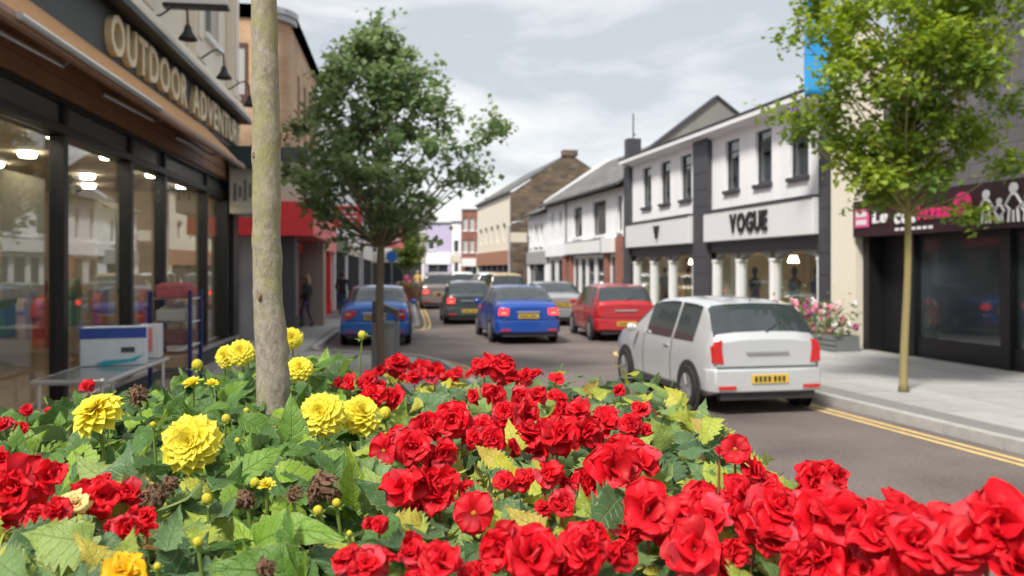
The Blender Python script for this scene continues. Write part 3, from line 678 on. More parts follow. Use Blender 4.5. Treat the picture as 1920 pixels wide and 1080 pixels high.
# ---- generic terrace house front
def terrace(name, label, cat, org, d, w, h, wm, floors, sign, signz, shopm, depth=7, roof=None, roofm=M_slate, wf=M_wframe, pane=M_dpane, shopcol=M_dark, sills=True, awn=None, ridge=2.2):
    """floors: list of (z0, z1, [(x0,x1),...]); sign: material of the fascia; shop bays below it"""
    t = thing(name, label, cat, (*org, 0), math.atan2(d[1], d[0]))
    ops = [(a, b, z0, z1) for z0, z1, xs in floors for a, b in xs]
    wall(w, h, ops, 0.3, 0, signz[1]+0.004).build('wall', wm, t)
    MB().box(0, 0.3, 0.305, depth, 0, h).box(w-0.3, w, 0.305, depth, 0, h).box(0.3, w-0.3, depth-0.3, depth, 0, h).box(0.3, w-0.3, 0.305, depth-0.3, h-0.3, h-0.05).build('side_and_back_wall', wm, t)
    for o in ops: window(t, *o, wf, pane, sill=sills, bars=((o[0]+o[1])/2,) if o[1]-o[0] > 0.9 else ())
    MB().box(0, w, -0.12, 0.3, signz[0], signz[1]).build('fascia', sign, t, bevel=0.01)
    n = max(2, round(w/2.2)); bw = w/n
    for i in range(n+1):
        x = min(max(i*bw, 0.16), w-0.16)
        MB().box(x-0.15, x+0.15, -0.06, 0.3, 0.1, signz[0]-0.003).build('pier', wm if i in (0, n) else shopcol, t)
    for i in range(n):
        a, b = i*bw+0.16+(0.15 if i == 0 else 0), (i+1)*bw-0.16-(0.15 if i == n-1 else 0)
        f = MB().box(a, a+0.05, 0.1, 0.18, 0.55, signz[0]-0.01).box(b-0.05, b, 0.1, 0.18, 0.55, signz[0]-0.01).box(a+0.05, b-0.05, 0.1, 0.18, signz[0]-0.35, signz[0]-0.29).box(a, b, 0.06, 0.3, 0.1, 0.545).build('shop_window', shopcol, t)
        MB().box(a+0.02, b-0.02, 0.14, 0.15, 0.55, signz[0]-0.01).build('pane', shopm, f)
    if roof == 'pitch':
        rh = ridge
        mb = MB().prism([(-0.35, h-0.02), (-0.35, h+0.10), (depth/2, h+rh+0.10), (depth+0.35, h+0.1), (depth+0.35, h-0.02), (depth/2, h+rh-0.02)], -0.02, w+0.02, 'x')
        mb.build('roof', roofm, t)
        MB().prism([(0.02, h+0.003), (depth/2, h+rh-0.06), (depth-0.02, h+0.003)], 0.01, 0.3, 'x').prism([(0.02, h+0.003), (depth/2, h+rh-0.06), (depth-0.02, h+0.003)], w-0.3, w-0.01, 'x').build('gable', wm, t)
        MB().tube([(0, -0.4, h+0.02), (w, -0.4, h+0.02)], 0.06, 8).build('gutter', M_black, t)
    else:
        MB().box(-0.02, w+0.02, -0.1, depth, h+0.003, h+0.14).build('parapet', roofm, t)
    return t
PANE = M_dpane
def left_at(Y): return (-2.915-0.13*Y, Y)
terrace('red_shop_house', 'cream upper house with red fascia and red column beyond the tan brick building', 'house', left_at(29.75), D1, lx(37,29.75), 7.6, M_offw, [(4.6,6.2,[(1,2),(3.4,4.4),(5.6,6.4)])], M_redL, (2.6,3.7), M_dpane, shopcol=M_red)
terrace('white_house', 'white two storey house with dark green fascia left of the blue car', 'house', left_at(37.1), D1, lx(45.4,37.1), 8.2, M_white, [(4.4,6.2,[(1,2),(3.6,4.6),(6.4,7.4)])], mat('green_sign',(0.08,0.12,0.06),0.5), (2.7,3.5), M_dpane, roof='pitch')
terrace('white_house', 'long white house with pale fascia behind the street tree trunk', 'house', left_at(45.5), D1, lx(60,45.5), 7.0, M_white, [(4.0,5.6,[(1,2.2),(4,5.2),(7,8.2),(10,11.2),(12.6,13.6)])], M_signC, (2.7,3.4), M_dpane, roof='pitch')
terrace('cream_house', 'farthest cream house along the left pavement, behind the round green tree', 'house', left_at(60.1), D1, lx(84,60.1), 7.2, M_offw, [(4.2,5.8,[(1+i*3.2,2.2+i*3.2) for i in range(7)])], M_offw, (2.7,3.4), M_dpane, roof='pitch')
# ---- closing row at the bend of the street
E = (1.0, -0.06)
terrace('white_house', 'white house closing the street left of the lilac house', 'house', (-15.2,86.6), E, 6.4, 6.6, M_offw, [(3.6,5.2,[(1,2),(3,4),(5,5.8)])], M_signC, (2.6,3.2), M_dpane, roof='pitch')
terrace('lilac_house', 'lilac and white house at the bend, right of the round tree', 'house', (-8.75,86.2), E, 2.6, 6.5, M_lilac, [(3.9,4.9,[(0.3,0.9)])], M_white, (2.4,3.6), M_dpane)
terrace('narrow_white_house', 'narrow white house between the lilac and the red brick house', 'house', (-6.1,85.9), E, 1.0, 6.6, M_white, [(3.6,4.8,[(0.25,0.75)])], M_signC, (2.6,3.3), M_dpane)
terrace('red_brick_house', 'three storey red brick house with white windows at the end of the street', 'house', (-5.05,85.7), E, 2.1, 7.8, M_brickR, [(3.6,4.9,[(0.12,0.58),(0.78,1.24),(1.44,1.9)]),(5.8,7.1,[(0.12,0.58),(0.78,1.24),(1.44,1.9)])], M_offw, (2.2,3.0), M_dpane, pane=M_palewin)
terrace('pale_yellow_house', 'pale yellow house with dark slate roof and blue fascia at the street end', 'house', (-2.9,85.4), E, 2.6, 7.6, M_cream, [(4.0,5.6,[(0.3,0.5),(0.7,0.9),(1.3,1.5),(1.7,1.9)])], mat('blue_sign',(0.06,0.07,0.22),0.5), (2.4,3.4), M_dpane, roof='pitch', ridge=1.6, depth=5)

# ---- right: stone gabled building
D2 = Vector((0.209, -1)).normalized()
def right_at(Y): return (12-0.209*Y, Y)
def rx(Y, base): return (base-Y)*1.0216
g = terrace('stone_gable_house', 'tall house with cream front and dark rubble stone gable', 'house', (-2.85, 70.5), D2, 13.3, 7.0, M_cream, [(3.9,5.0,[(1.2+i*2.4,2.2+i*2.4) for i in range(5)])], mat('terracotta_sign',(0.36,0.17,0.11),0.6), (2.2,3.2), M_dpane, depth=8.2, sills=False)
MB().prism([(-0.003,0.05),(8.25,0.05),(8.25,6.9),(4.1,9.75),(-0.003,7.0)], 13.305, 13.7, 'x').build('gable_wall', M_stone, g)
MB().prism([(-0.2,7.05),(-0.2,7.2),(4.1,9.85),(8.4,7.2),(8.4,7.05),(4.1,9.7)], -0.1, 13.30, 'x').build('roof', M_slate, g)
MB().box(13.1, 13.8, 3.6, 4.6, 9.6, 10.0).build('chimney_stub', M_stone, g)
for x in range(5): MB().box(1.3+x*2.4, 2.1+x*2.4, -0.05, -0.003, 5.05, 5.12).build('window_hood', M_grey, g)
# ---- right: white house with narrow front
terrace('small_white_house', 'small white house with grey fascia between stone gable and slate roofed shop', 'house', right_at(52.6), D2, rx(48.05,52.6), 5.1, M_white, [(3.3,4.6,[(0.6,0.9),(1.7,2.5),(3.0,3.7)])], mat('grey_sign',(0.33,0.33,0.32),0.6), (2.2,2.95), M_dpane, roof='pitch', depth=6, ridge=1.6)
ps = thing('projecting_sign', 'small cream sign projecting from the small white house', 'sign', (*right_at(52.2), 0), math.atan2(D2.y, D2.x))
MB().box(-0.06, 0.06, -1.2, -0.2, 3.55, 4.15).build('board', M_signC, ps); MB().box(-0.03, 0.03, -0.2, 0, 3.8, 3.86).build('bracket', M_black, ps)
# ---- right: slate roofed white shop
ws = thing('slate_roof_shop', 'white two storey shop with grey slate roof and blank white sign', 'shop building', (*right_at(48.0), 0), math.atan2(D2.y, D2.x))
wW = rx(34.85, 48)
opw = [(1.05,1.45,3.45,5.0), (2.7,3.1,3.45,5.0), (5.4,6.9,3.5,4.95), (8.6,10.6,3.45,5.0), (12.2,12.75,3.5,5.0)]
wall(wW, 5.35, opw, 0.3, 0, 3.28).build('wall', M_white, ws)
MB().box(0, 0.3, 0.305, 7, 0, 5.3).box(wW-0.3, wW, 0.305, 7, 0, 5.3).box(0.3, wW-0.3, 6.7, 7, 0, 5.3).box(0.3, wW-0.3, 0.305, 6.7, 5.1, 5.3).build('side_and_back_wall', M_white, ws)
for i, o in enumerate(opw): window(ws, *o, M_dark, M_dpane if i in (0,1,4) else M_glassT, sill=i > 1, transom=4.55 if i in (2,) else None, sillm=M_wframe)
for o in (opw[2], opw[3]):
    MB().box(o[0]-0.1, o[1]+0.1, 0.45, 0.5, o[2]-0.1, o[3]+0.1).build('pale_backing', M_palewin, ws)
MB().prism([(-0.4,5.36),(-0.4,5.48),(3.6,8.05),(7.3,5.48),(7.3,5.36),(3.6,7.93)], -0.05, wW-0.2, 'x').build('roof', M_slate, ws)
MB().prism([(0.02,5.353),(3.6,7.85),(6.98,5.353)], 0.01, 0.3, 'x').build('gable', M_white, ws)
MB().prism([(-0.1,5.353),(-0.1,5.75),(3.6,8.25),(7.0,5.75),(7.0,5.353)], -0.32, -0.07, 'x').build('raised_verge', M_white, ws)
MB().tube([(0, -0.45, 5.38), (wW-0.2, -0.45, 5.38)], 0.065, 8).build('gutter', M_black, ws)
MB().tube([(4.2, -0.06, 5.3), (4.2, -0.06, 3.3)], 0.045, 8).build('downpipe', M_grey, ws)
MB().box(0, 4.4, -0.1, 0.3, 2.6, 3.275).build('fascia', M_white, ws); MB().box(4.4, 12.0, -0.2, 0.3, 2.62, 3.275).build('sign_board', M_wframe, ws, bevel=0.02)
MB().box(4.3, 10.5, -0.215, -0.203, 2.62, 2.66).box(4.3, 10.5, -0.215, -0.203, 3.24, 3.275).box(10.46,10.5,-0.215,-0.203,2.66,3.24).build('sign_trim', mat('navy_trim',(0.05,0.06,0.14),0.5), ws)
MB().box(12.0, wW, -0.05, 0.3, 0.1, 3.275).build('brick_pier', M_brickR, ws)
for x in (3.4, 4.6, 10.4): MB().box(x, x+0.55, -0.04, 0.3, 0.1, 2.6).build('brick_pier', M_brickR, ws)
for a, b in ((0.2,1.6),(1.9,3.35),(5.2,6.2),(6.3,7.4),(7.5,8.8),(8.9,10.35),(11.0,11.95)):
    f = MB().box(a, a+0.14, 0.08, 0.2, 0.1, 2.58).box(b-0.14, b, 0.08, 0.2, 0.1, 2.58).box(a+0.14, b-0.14, 0.08, 0.2, 2.44, 2.58).box(a+0.14, b-0.14, 0.08, 0.2, 0.1, 0.4).build('shop_window', M_wframe, ws)
    MB().box(a+0.1, b-0.1, 0.13, 0.14, 0.3, 2.5).build('pane', M_dpane, f)
# ---- right: VOGUE shop
vg = thing('vogue_shop', 'white two storey clothes shop with charcoal pilasters and black VOGUE sign', 'shop building', (*right_at(34.5), 0), math.atan2(D2.y, D2.x))
vW = 14.36
opv = [(a-0.46, a+0.46, 4.30, 5.80) for a in (1.85, 3.7, 5.55, 9.0, 10.9, 12.75)]
wall(vW, 6.0, opv, 0.3, 0, 3.74).build('wall', M_white, vg)
MB().box(0, 0.3, 0.305, 8, 0, 6.2).box(vW-0.3, vW, 0.305, 8, 0, 6.2).box(0.3, vW-0.3, 7.7, 8, 0, 6.2).box(0.3, vW-0.3, 0.305, 7.7, 5.9, 6.2).build('side_and_back_wall', M_grey, vg)
for i, o in enumerate(opv):
    window(vg, *o, M_dark, M_glassT, sill=True, transom=5.45, sillm=M_dark, rec=0.09)
    MB().box(o[0]-0.1, o[1]+0.1, 0.5, 0.55, o[2]-0.1, o[3]+0.1).build('pale_backing', M_palewin, vg)  # pale sheet added behind each pane to stand in for lighter reflections
MB().prism([(-0.36,6.10),(-0.36,6.22),(0.3,6.22),(0.3,6.002),(-0.08,6.002),(-0.10,6.07)], -0.1, vW, 'x').build('eaves', M_white, vg)
MB().prism([(-0.46,6.12),(-0.46,6.25),(-0.42,6.28),(0.6,6.28),(0.6,6.225),(-0.365,6.225),(-0.365,6.12)], -0.1, vW+0.05, 'x').build('gutter', M_wframe, vg); MB().box(-0.1, vW+0.05, -0.49, 0.6, 6.284, 6.325).build('gutter_edge', M_dark, vg)
MB().prism([(0.5,6.3),(0.5,6.55),(3.75,9.0),(7.2,6.55),(7.2,6.3)], -0.3, -0.004, 'x').build('party_gable', M_grey, vg)
MB().prism([(0.4,6.56),(3.75,9.1),(7.3,6.56),(7.3,6.46),(3.75,9.003),(0.4,6.46)], -0.4, 0.1, 'x').build('gable_coping', M_dark, vg)
MB().box(-0.45, 0.02, -0.1, 0.45, 5.6, 7.2).build('corner_stack', M_dark, vg)
for a, b in ((-0.42, 0.25), (6.45, 7.6), (13.9, vW)):
    MB().box(a, b, -0.14, -0.004, 0.1, 5.96).build('pilaster', M_dark, vg)
    for k in range(11): MB().box(a+0.01, b-0.01, -0.15, -0.142, 0.15+k*0.54, 0.66+k*0.54).build('cladding_panel', M_dark, vg)
for a, b in ((0.25, 6.45), (7.6, 13.9)):
    MB().box(a, b, -0.30, 0.3, 2.76, 3.66).build('sign_board', mat('sign_white',(0.70,0.70,0.72),0.4,var=0.03), vg, bevel=0.015)
    MB().box(a, b, -0.33, 0.3, 3.664, 3.735).build('sign_rail', M_dark, vg)
    MB().box(a, b, -0.06, 0.3, 2.42, 2.755).build('shop_head', M_dark, vg)
lettering(vg, 'VOGUE', 10.6, 3.24, 0.52, 2.2, -0.33, M_black, 0.025, 0.03, gap=0.13)
lettering(vg, 'V', 3.7, 3.24, 0.45, 0.42, -0.35, M_black, 0.05, 0.02)
def arch_bays(xs, a, b):
    for x in xs:
        MB().box(x-0.09, x+0.09, -0.05, 0.2, 0.1, 2.12).box(x-0.13, x+0.13, -0.06, 0.21, 2.12, 2.2).build('column', M_wframe, vg, bevel=0.02)
    for p, q in zip(xs, xs[1:]):
        n = 10; w = q-p-0.26; pts = [(p+0.13, 2.418), (p+0.13, 2.19)]
        pts += [(p+0.13+w*i/n, 2.19+0.2*math.sin(math.pi*i/n)) for i in range(n+1)] + [(q-0.13, 2.418)]
        MB().prism(pts, 0.0, 0.16, 'y').build('arch_head', M_grey, vg)
        MB().box(p+0.13, q-0.13, 0.0, 0.2, 0.1, 0.4).build('stall_riser', M_wframe, vg)
        MB().box(p+0.13, q-0.13, 0.09, 0.1, 0.404, 2.3).build('pane', M_glass, vg)
arch_bays([0.55, 2.4, 4.2, 6.25], 0, 0); arch_bays([7.8, 9.4, 11.4, 13.75], 0, 0)
for a, b in ((0.4, 6.4), (7.7, 13.85)):
    rm = interior(vg, a, b, 3.2, 2.6, M_roomV, M_floorw)
    for k in range(5):
        x = a+0.7+k*1.15
        if k % 2: MB().lathe([(0.10,2.3),(0.16,2.12),(0.165,2.1)], 14, (x, 1.2+0.5*(k % 2), 0)).build('lamp', M_lampW, rm)
        c = [(0.05,0.05,0.06),(0.55,0.5,0.45),(0.10,0.08,0.08),(0.1,0.12,0.2),(0.5,0.4,0.3)][k]
        mm = mat('dress_%d' % k, c, 0.8, var=0.2)
        MB().lathe([(0.26,0.35),(0.22,0.7),(0.13,1.15),(0.17,1.4),(0.19,1.55),(0.06,1.66),(0.05,1.74),(0.09,1.8),(0.085,1.92),(0.02,1.98)], 14, (x+0.3, 0.9, 0)).build('dress_form', mm, rm, smooth=True)
MB().box(13.1, 13.7, 1.0, 1.08, 0.2, 2.5).build('red_curtain', M_red, vg)
MB().tube([(-0.5, 0.3, 7.2), (-0.5, 0.3, 8.3)], 0.03, 6).tube([(-0.5, 0.3, 7.45), (-0.25, 0.3, 7.4)], 0.03, 6).build('flue_pipe', M_dark, vg)
# ---- right: pale pier and dark shop
dk = thing('dark_shop', 'dark shop with maroon sign, pink lettering and white family figures', 'shop building', (*right_at(20.3), 0), math.atan2(D2.y, D2.x))
dW = rx(5.0, 20.3)
MB().box(0.02, 1.0, -0.2, 0.5, 0.1, 7.4).build('pale_pier', M_cream, dk)
M_mar = mat('maroon_sign', (0.030, 0.010, 0.016), 0.4, var=0.2)
M_dslate = brickmat('dark_slate_cladding', (0.075,0.07,0.075), (0.10,0.095,0.10), (0.04,0.04,0.04), 1.0, 0.45, 0.3, 0.012, bump=0.4)
MB().prism([(-0.02,3.5),(0.0,3.45),(0.4,3.45),(2.9,9.8),(2.5,9.8)], 1.0, dW, 'x').build('slate_mansard', M_dslate, dk)
MB().box(1.0, dW, 0.45, 8, 0.1, 3.44).box(1.0, dW, 2.6, 8, 3.45, 9.7).build('rear_block', M_dark, dk)
MB().box(1.02, dW, -0.28, 0.4, 2.62, 3.42).build('sign_board', M_mar, dk)
M_pink = mat('pink_sign', (0.78, 0.10, 0.30), 0.4, var=0.08); M_mag = mat('magenta_letter', (0.62, 0.03, 0.16), 0.4, var=0.1)
M_lwhite = mat('white_letter', (0.72, 0.70, 0.72), 0.45, var=0.05)
MB().box(1.12, 1.62, -0.31, -0.284, 2.82, 3.22).build('pink_logo', M_pink, dk, bevel=0.012)
for k in range(2): MB().box(1.18, 1.56, -0.318, -0.312, 2.88+0.17*k, 2.99+0.17*k).build('logo_stroke', M_lwhite, dk, bevel=0.003)
lettering(dk, 'Lu', 2.0, 3.03, 0.26, 0.46, -0.30, M_lwhite, 0.02, 0.02)
lettering(dk, 'cca', 2.82, 3.0, 0.30, 0.62, -0.30, M_lwhite, 0.02, 0.02)
lettering(dk, 'bazaar', 3.72, 3.04, 0.28, 1.0, -0.30, M_mag, 0.02, 0.03)
rg = MB(); rg.lathe([(0.17,-0.01),(0.24,-0.01),(0.24,0.01),(0.17,0.01)], 20, (4.46,-0.30,3.1), 'y'); rg.lathe([(0.05,-0.01),(0.11,-0.01),(0.11,0.01),(0.05,0.01)], 16, (4.46,-0.30,3.1), 'y'); rg.build('ring_emblem', M_mag, dk)
for k in range(7): MB().box(2.5+k*0.17, 2.62+k*0.17, -0.292, -0.284, 2.70, 2.76).build('sign_stroke', M_lwhite, dk)
for k, (x, s) in enumerate(((5.05,1.0),(5.36,0.72),(5.68,1.12),(6.0,0.8))):   # plain outline people
    z = 2.72
    f = MB(); f.tube([(x-0.10*s,-0.3,z),(x-0.08*s,-0.3,z+0.2*s),(x-0.16*s,-0.3,z+0.27*s),(x-0.05*s,-0.3,z+0.42*s),(x+0.05*s,-0.3,z+0.42*s),(x+0.16*s,-0.3,z+0.27*s),(x+0.08*s,-0.3,z+0.2*s),(x+0.10*s,-0.3,z)], 0.025, 6)
    f.tube([(x,-0.3,z+0.18*s),(x,-0.3,z)], 0.022, 6)
    f.lathe([(0.045*s,-0.01),(0.085*s,-0.01),(0.085*s,0.01),(0.045*s,0.01)], 14, (x,-0.3,z+0.52*s), 'y')
    f.build('family_figure', M_lwhite, dk)
for x in (1.05, 2.55, 5.1, 7.8, 10.6): MB().box(x, x+0.22, -0.05, 0.3, 0.1, 2.615).build('pier', M_black, dk)
MB().box(1.28, 2.54, 0.3, 0.4, 0.12, 2.615).build('recessed_door', M_black, dk)
for a, b in ((2.78,5.09),(5.33,7.79),(8.03,10.59)):
    f = MB().box(a, a+0.05, 0.05, 0.13, 0.5, 2.61).box(b-0.05, b, 0.05, 0.13, 0.5, 2.61).box(a+0.05, b-0.05, 0.05, 0.13, 2.5, 2.61).box(a, b, 0.02, 0.3, 0.1, 0.495).build('shop_window', M_black, dk)
    MB().box(a+0.03, b-0.03, 0.08, 0.09, 0.5, 2.58).build('pane', M_dpane, f)
# ------------------------------------------------------------------ cars
PROF = {
 'hatch': dict(L=3.85, st=[(0,.96,.70),(.05,1.02,.78),(.16,1.16,.815),(.30,1.34,.83),(.42,1.43,.835),(.8,1.47,.84),(1.5,1.49,.84),(2.0,1.46,.84),(2.25,1.40,.84),(2.6,1.18,.84),(2.9,1.0,.835),(3.4,.90,.81),(3.7,.78,.75),(3.85,.62,.62)],
               belt=.92, wy=(.62,3.08), rw=(.08,.40), fw=(2.2,2.88), sw=[(.55,1.2),(1.28,2.25)], wr=.30),
 'saloon': dict(L=4.35, st=[(0,.93,.70),(.05,1.0,.78),(.16,1.05,.82),(.5,1.07,.845),(.72,1.17,.85),(1.0,1.33,.85),(1.22,1.42,.85),(1.6,1.46,.855),(2.2,1.46,.855),(2.5,1.40,.855),(2.9,1.18,.85),(3.25,1.0,.845),(3.8,.90,.82),(4.15,.78,.76),(4.35,.60,.62)],
               belt=.93, wy=(.85,3.45), rw=(.56,1.20), fw=(2.48,3.2), sw=[(1.05,1.75),(1.83,2.6)], wr=.31),
 'mpv': dict(L=4.4, st=[(0,1.02,.74),(.05,1.1,.82),(.14,1.34,.855),(.24,1.58,.865),(.36,1.68,.87),(.8,1.72,.875),(1.7,1.74,.875),(2.3,1.70,.875),(2.6,1.60,.875),(3.0,1.34,.87),(3.35,1.12,.865),(3.9,1.0,.84),(4.25,.86,.78),(4.4,.66,.66)],
               belt=1.02, wy=(.75,3.55), rw=(.08,.27), fw=(2.55,3.3), sw=[(.45,.95),(1.03,1.8),(1.88,2.65)], wr=.34)}
def interp(st, y):
    for a, b in zip(st, st[1:]):
        if a[0] <= y <= b[0]:
            t = (y-a[0])/(b[0]-a[0]); return (a[1]+(b[1]-a[1])*t, a[2]+(b[2]-a[2])*t)
    return st[-1][1:]
M_lens = mat('clear_lens', (0.62, 0.56, 0.52), 0.15, var=0.1)
def car(name, label, cat, loc, heading, kind, paint, group=None, lit=False, lightstyle='tri', plate=True):
    P = PROF[kind]; L_, belt, st = P['L'], P['belt'], P['st']
    t = thing(name, label, cat, (*loc, 0), math.atan2(-heading[0], heading[1]), group)
    ys = sorted(set([round(L_*i/40, 4) for i in range(41)] + [s[0] for s in st] + [v for p in (P['rw'], P['fw'], *P['sw']) for v in p]))
    def ring(y, off=0.0):
        zt, w = interp(st, y); e = min(1, min(y, L_-y)/0.25+0.0)
        zb = min(zt-0.015, belt); wb = w*0.955
        wt = wb - 0.50*(zt-zb)*0.62
        zf = 0.20 + 0.10*(1-min(1, min(y, L_-y)/0.35))
        h = [(w*0.90, zf), (w*0.985, zf+.08), (w, .52), (w*0.992, .72), (wb, zb)]
        r = [(wb*(1-k)+wt*k, zb+(zt-0.05-zb)*k) if zt-zb > 0.08 else (wb*(1-k*0.06), zb+(zt-zb)*k*0.6) for k in (0.33, 0.66, 1.0)]
        tpw = r[-1][0]
        r += [(tpw*0.93, zt-0.012), (tpw*0.6, zt+0.012), (0.0001, zt+0.022)]
        h = [(x+off*(1 if i < 8 else .5), z+(off if i > 7 else off*0.35)) for i, (x, z) in enumerate(h+r)]
        full = [(-x, z) for x, z in h] + [(x, z) for x, z in reversed(h[:-1])]
        return [(x, y, z) for x, z in full]
    def patch(y0, y1, i0, i1, off):
        mb = MB(); q = [y for y in ys if y0-1e-6 <= y <= y1+1e-6]
        vs = [ring(y, off)[i0:i1+1] for y in q]; n = i1-i0+1
        flat = [p for r_ in vs for p in r_]
        return mb.add(flat, [(k*n+j, k*n+j+1, (k+1)*n+j+1, (k+1)*n+j) for k in range(len(q)-1) for j in range(n-1)])
    N = len(ring(ys[0])); mb = MB()
    flat = [p for y in ys for p in ring(y)]
    mb.add(flat, [(k*N+j, k*N+(j+1) % N, (k+1)*N+(j+1) % N, (k+1)*N+j) for k in range(len(ys)-1) for j in range(N)] + [tuple(range(N)), tuple(range(len(ys)*N-1, (len(ys)-1)*N-1, -1))])
    mb.build('body', paint, t, smooth=38)
    patch(*P['rw'], 7, 13, 0.008).build('rear_window', M_cglass, t, smooth=True)
    patch(*P['fw'], 7, 13, 0.008).build('windscreen', M_cglass, t, smooth=True)
    for a, b in P['sw']:
        patch(a, b, 4, 7, 0.006).build('side_window', M_cglass, t, smooth=True); patch(a, b, 13, 16, 0.006).build('side_window', M_cglass, t, smooth=True)
    W = st[5][2]
    bp = MB(); pts = [(-W*0.97,0.30),(-W*0.985,0.10),(-W*0.90,-0.04),(-W*0.5,-0.075),(W*0.5,-0.075),(W*0.90,-0.04),(W*0.985,0.10),(W*0.97,0.30)]
    bp.prism(pts, 0.30, 0.60, 'z'); bp.build('rear_bumper', paint, t, smooth=35, bevel=0.02)
    MB().prism([(-W*0.8,0.1),(-W*0.8,-0.03),(W*0.8,-0.03),(W*0.8,0.1)], 0.20, 0.297, 'z').build('lower_valance', M_plastic, t)
    lm = M_tailon if lit else M_tail
    for s in (-1, 1):
        if lightstyle == 'tri': poly = [(s*0.40,.86),(s*0.70,.90),(s*0.755,.74),(s*0.74,.66),(s*0.56,.68)]
        elif lightstyle == 'tall': poly = [(s*0.64,1.0),(s*0.72,.985),(s*0.765,.90),(s*0.77,.70),(s*0.62,.69),(s*0.645,.88)]
        else: poly = [(s*0.50,.90),(s*0.74,.92),(s*0.77,.74),(s*0.52,.74)]
        if lightstyle != 'tall':
            zz = poly[2][1]; MB().box(min(s*0.58,s*0.70), max(s*0.58,s*0.70), -0.036, -0.031, zz+0.035, zz+0.075).build('lamp_lens', M_lens, t)
        if lightstyle == 'tall':
            MB().prism([(p[0], p[1]-0.02) for p in poly], -0.015, 0.20, 'y').build('tail_light', lm, t, bevel=0.01)
        else:
            MB().prism(poly, -0.03, 0.16, 'y').build('tail_light', lm, t, bevel=0.01)
    MB().box(-0.26, 0.26, -0.092 if kind == 'hatch' else -0.02, -0.004 if kind != 'hatch' else -0.078, *((.66,.77) if kind != 'hatch' else (.42,.53))).build('number_plate', M_plate, t)
    yp, zp = (-0.094, .475) if kind == 'hatch' else (-0.022, .715)
    for k in range(7): MB().box(-0.225+k*0.062+(0.02 if k > 3 else 0), -0.185+k*0.062+(0.02 if k > 3 else 0), yp-0.002, yp, zp-0.035, zp+0.035).build('plate_stroke', M_plastic, t)
    MB().box(-0.3, 0.3, -0.03, 0.02, 0.80, 0.835).build('boot_trim', M_alu, t, bevel=0.005)
    for s in (-1, 1):
        MB().ball((s*(W+0.09), P['fw'][0]+0.35, belt+0.07), 0.1, 10, 6, 0, (0.9,0.45,0.65)).build('door_mirror', paint, t, smooth=True)
        MB().box(s*W*0.992-0.012, s*W*0.992+0.012, 1.35, 1.5, .80, .83).build('door_handle', paint, t)
        MB().tube([(s*W*1.0, P['wy'][0]+0.42, .28), (s*W*1.0, P['wy'][1]-0.42, .28)], 0.035, 8).build('side_sill', M_plastic, t)
        for wy in P['wy']:
            r = P['wr']
            pr = [(r+0.075, 0.0), (r+0.075, 0.012), (r+0.045, 0.02), (0.02, 0.02)]
            MB().lathe([(a, s*b) for a, b in pr], 24, (s*(W-0.008), wy, r), 'x').build('wheel_arch', M_plastic, t)
            wh = MB().lathe([(r*0.66, s*-.1), (r*0.95, s*-.1), (r, s*-.07), (r, s*.035), (r*0.95, s*.055), (r*0.68, s*.06), (r*.66, s*.03)], 24, (s*(W-0.02), wy, r), 'x').build('wheel', M_tyre, t, smooth=40)
            sp = MB().lathe([(0.001, s*.045), (r*.16, s*.05), (r*.18, s*.03)], 12, (s*(W-0.02), wy, r), 'x')
            sp.lathe([(r*.66, s*.05), (r*.6, s*.045), (r*.58, s*.02)], 24, (s*(W-0.02), wy, r), 'x')
            for k in range(5):
                a = 2*math.pi*k/5; c_, s_ = math.cos(a), math.sin(a)
                sp.tube([(s*(W+.018), wy+c_*r*.12, r+s_*r*.12), (s*(W+.018), wy+c_*r*.62, r+s_*r*.62)], r*.085, 6)
            sp.build('rim', M_rim, wh)
    wz = interp(st, P['rw'][0])[0]
    MB().tube([(0.02, P['rw'][0]-0.02, wz+0.02), (0.30, (P['rw'][0]*0.7+P['rw'][1]*0.3), interp(st, P['rw'][0]*0.7+P['rw'][1]*0.3)[0]+0.02)], 0.009, 5).build('rear_wiper', M_plastic, t)
    for yy in (P['sw'][-1][0]-0.04, P['sw'][-1][1]+0.06, P['sw'][0][1]-0.25 if kind != 'hatch' else P['sw'][-1][0]-0.04):
        q = ring(yy, 0.003)
        MB().tube(q[1:5], 0.005, 4, cap=False).tube(list(reversed(q[-5:-1])), 0.005, 4, cap=False).build('door_seam', M_plastic, t)
    MB().tube([(-W*0.86,-0.012,0.625),(W*0.86,-0.012,0.625)], 0.008, 4).build('tailgate_seam', M_plastic, t)
    for s in (-1, 1): MB().box(s*0.60-0.12, s*0.60+0.12, -0.085, -0.06, 0.345, 0.39).build('reflector', M_tail, t)
    MB().tube([(0.0, P['rw'][1]+0.1, interp(st, P['rw'][1]+0.1)[0]), (0.0, P['rw'][1]-0.05, interp(st, P['rw'][1]+0.1)[0]+0.22)], 0.006, 5).build('aerial', M_plastic, t)
    return t
def paint(name, c, metal=0.25): return mat(name, c, 0.28, metal=metal, var=0.05, scale=2, coat=0.8)
P_blue = paint('paint_blue', (0.012, 0.13, 0.50)); P_blue2 = paint('paint_deep_blue', (0.012, 0.075, 0.38))
P_red = paint('paint_red', (0.48, 0.02, 0.03)); P_dk = paint('paint_dark_grey', (0.06, 0.075, 0.08)); P_sil = paint('paint_silver', (0.42, 0.45, 0.46), 0.5)
P_pw = paint('paint_pale_silver', (0.60, 0.62, 0.64), 0.35)
P_wh = paint('paint_white', (0.74, 0.76, 0.78), 0.0); P_mar = paint('paint_grey_brown', (0.20, 0.17, 0.165)); P_yel = paint('paint_ochre', (0.42, 0.30, 0.12), 0.0)
h1 = (-0.10, 1)
car('parked_car', 'bright blue saloon parked at left kerb behind the tree and bin', 'car', (-3.38, 21.0), (-0.11, 1), 'saloon', P_blue)
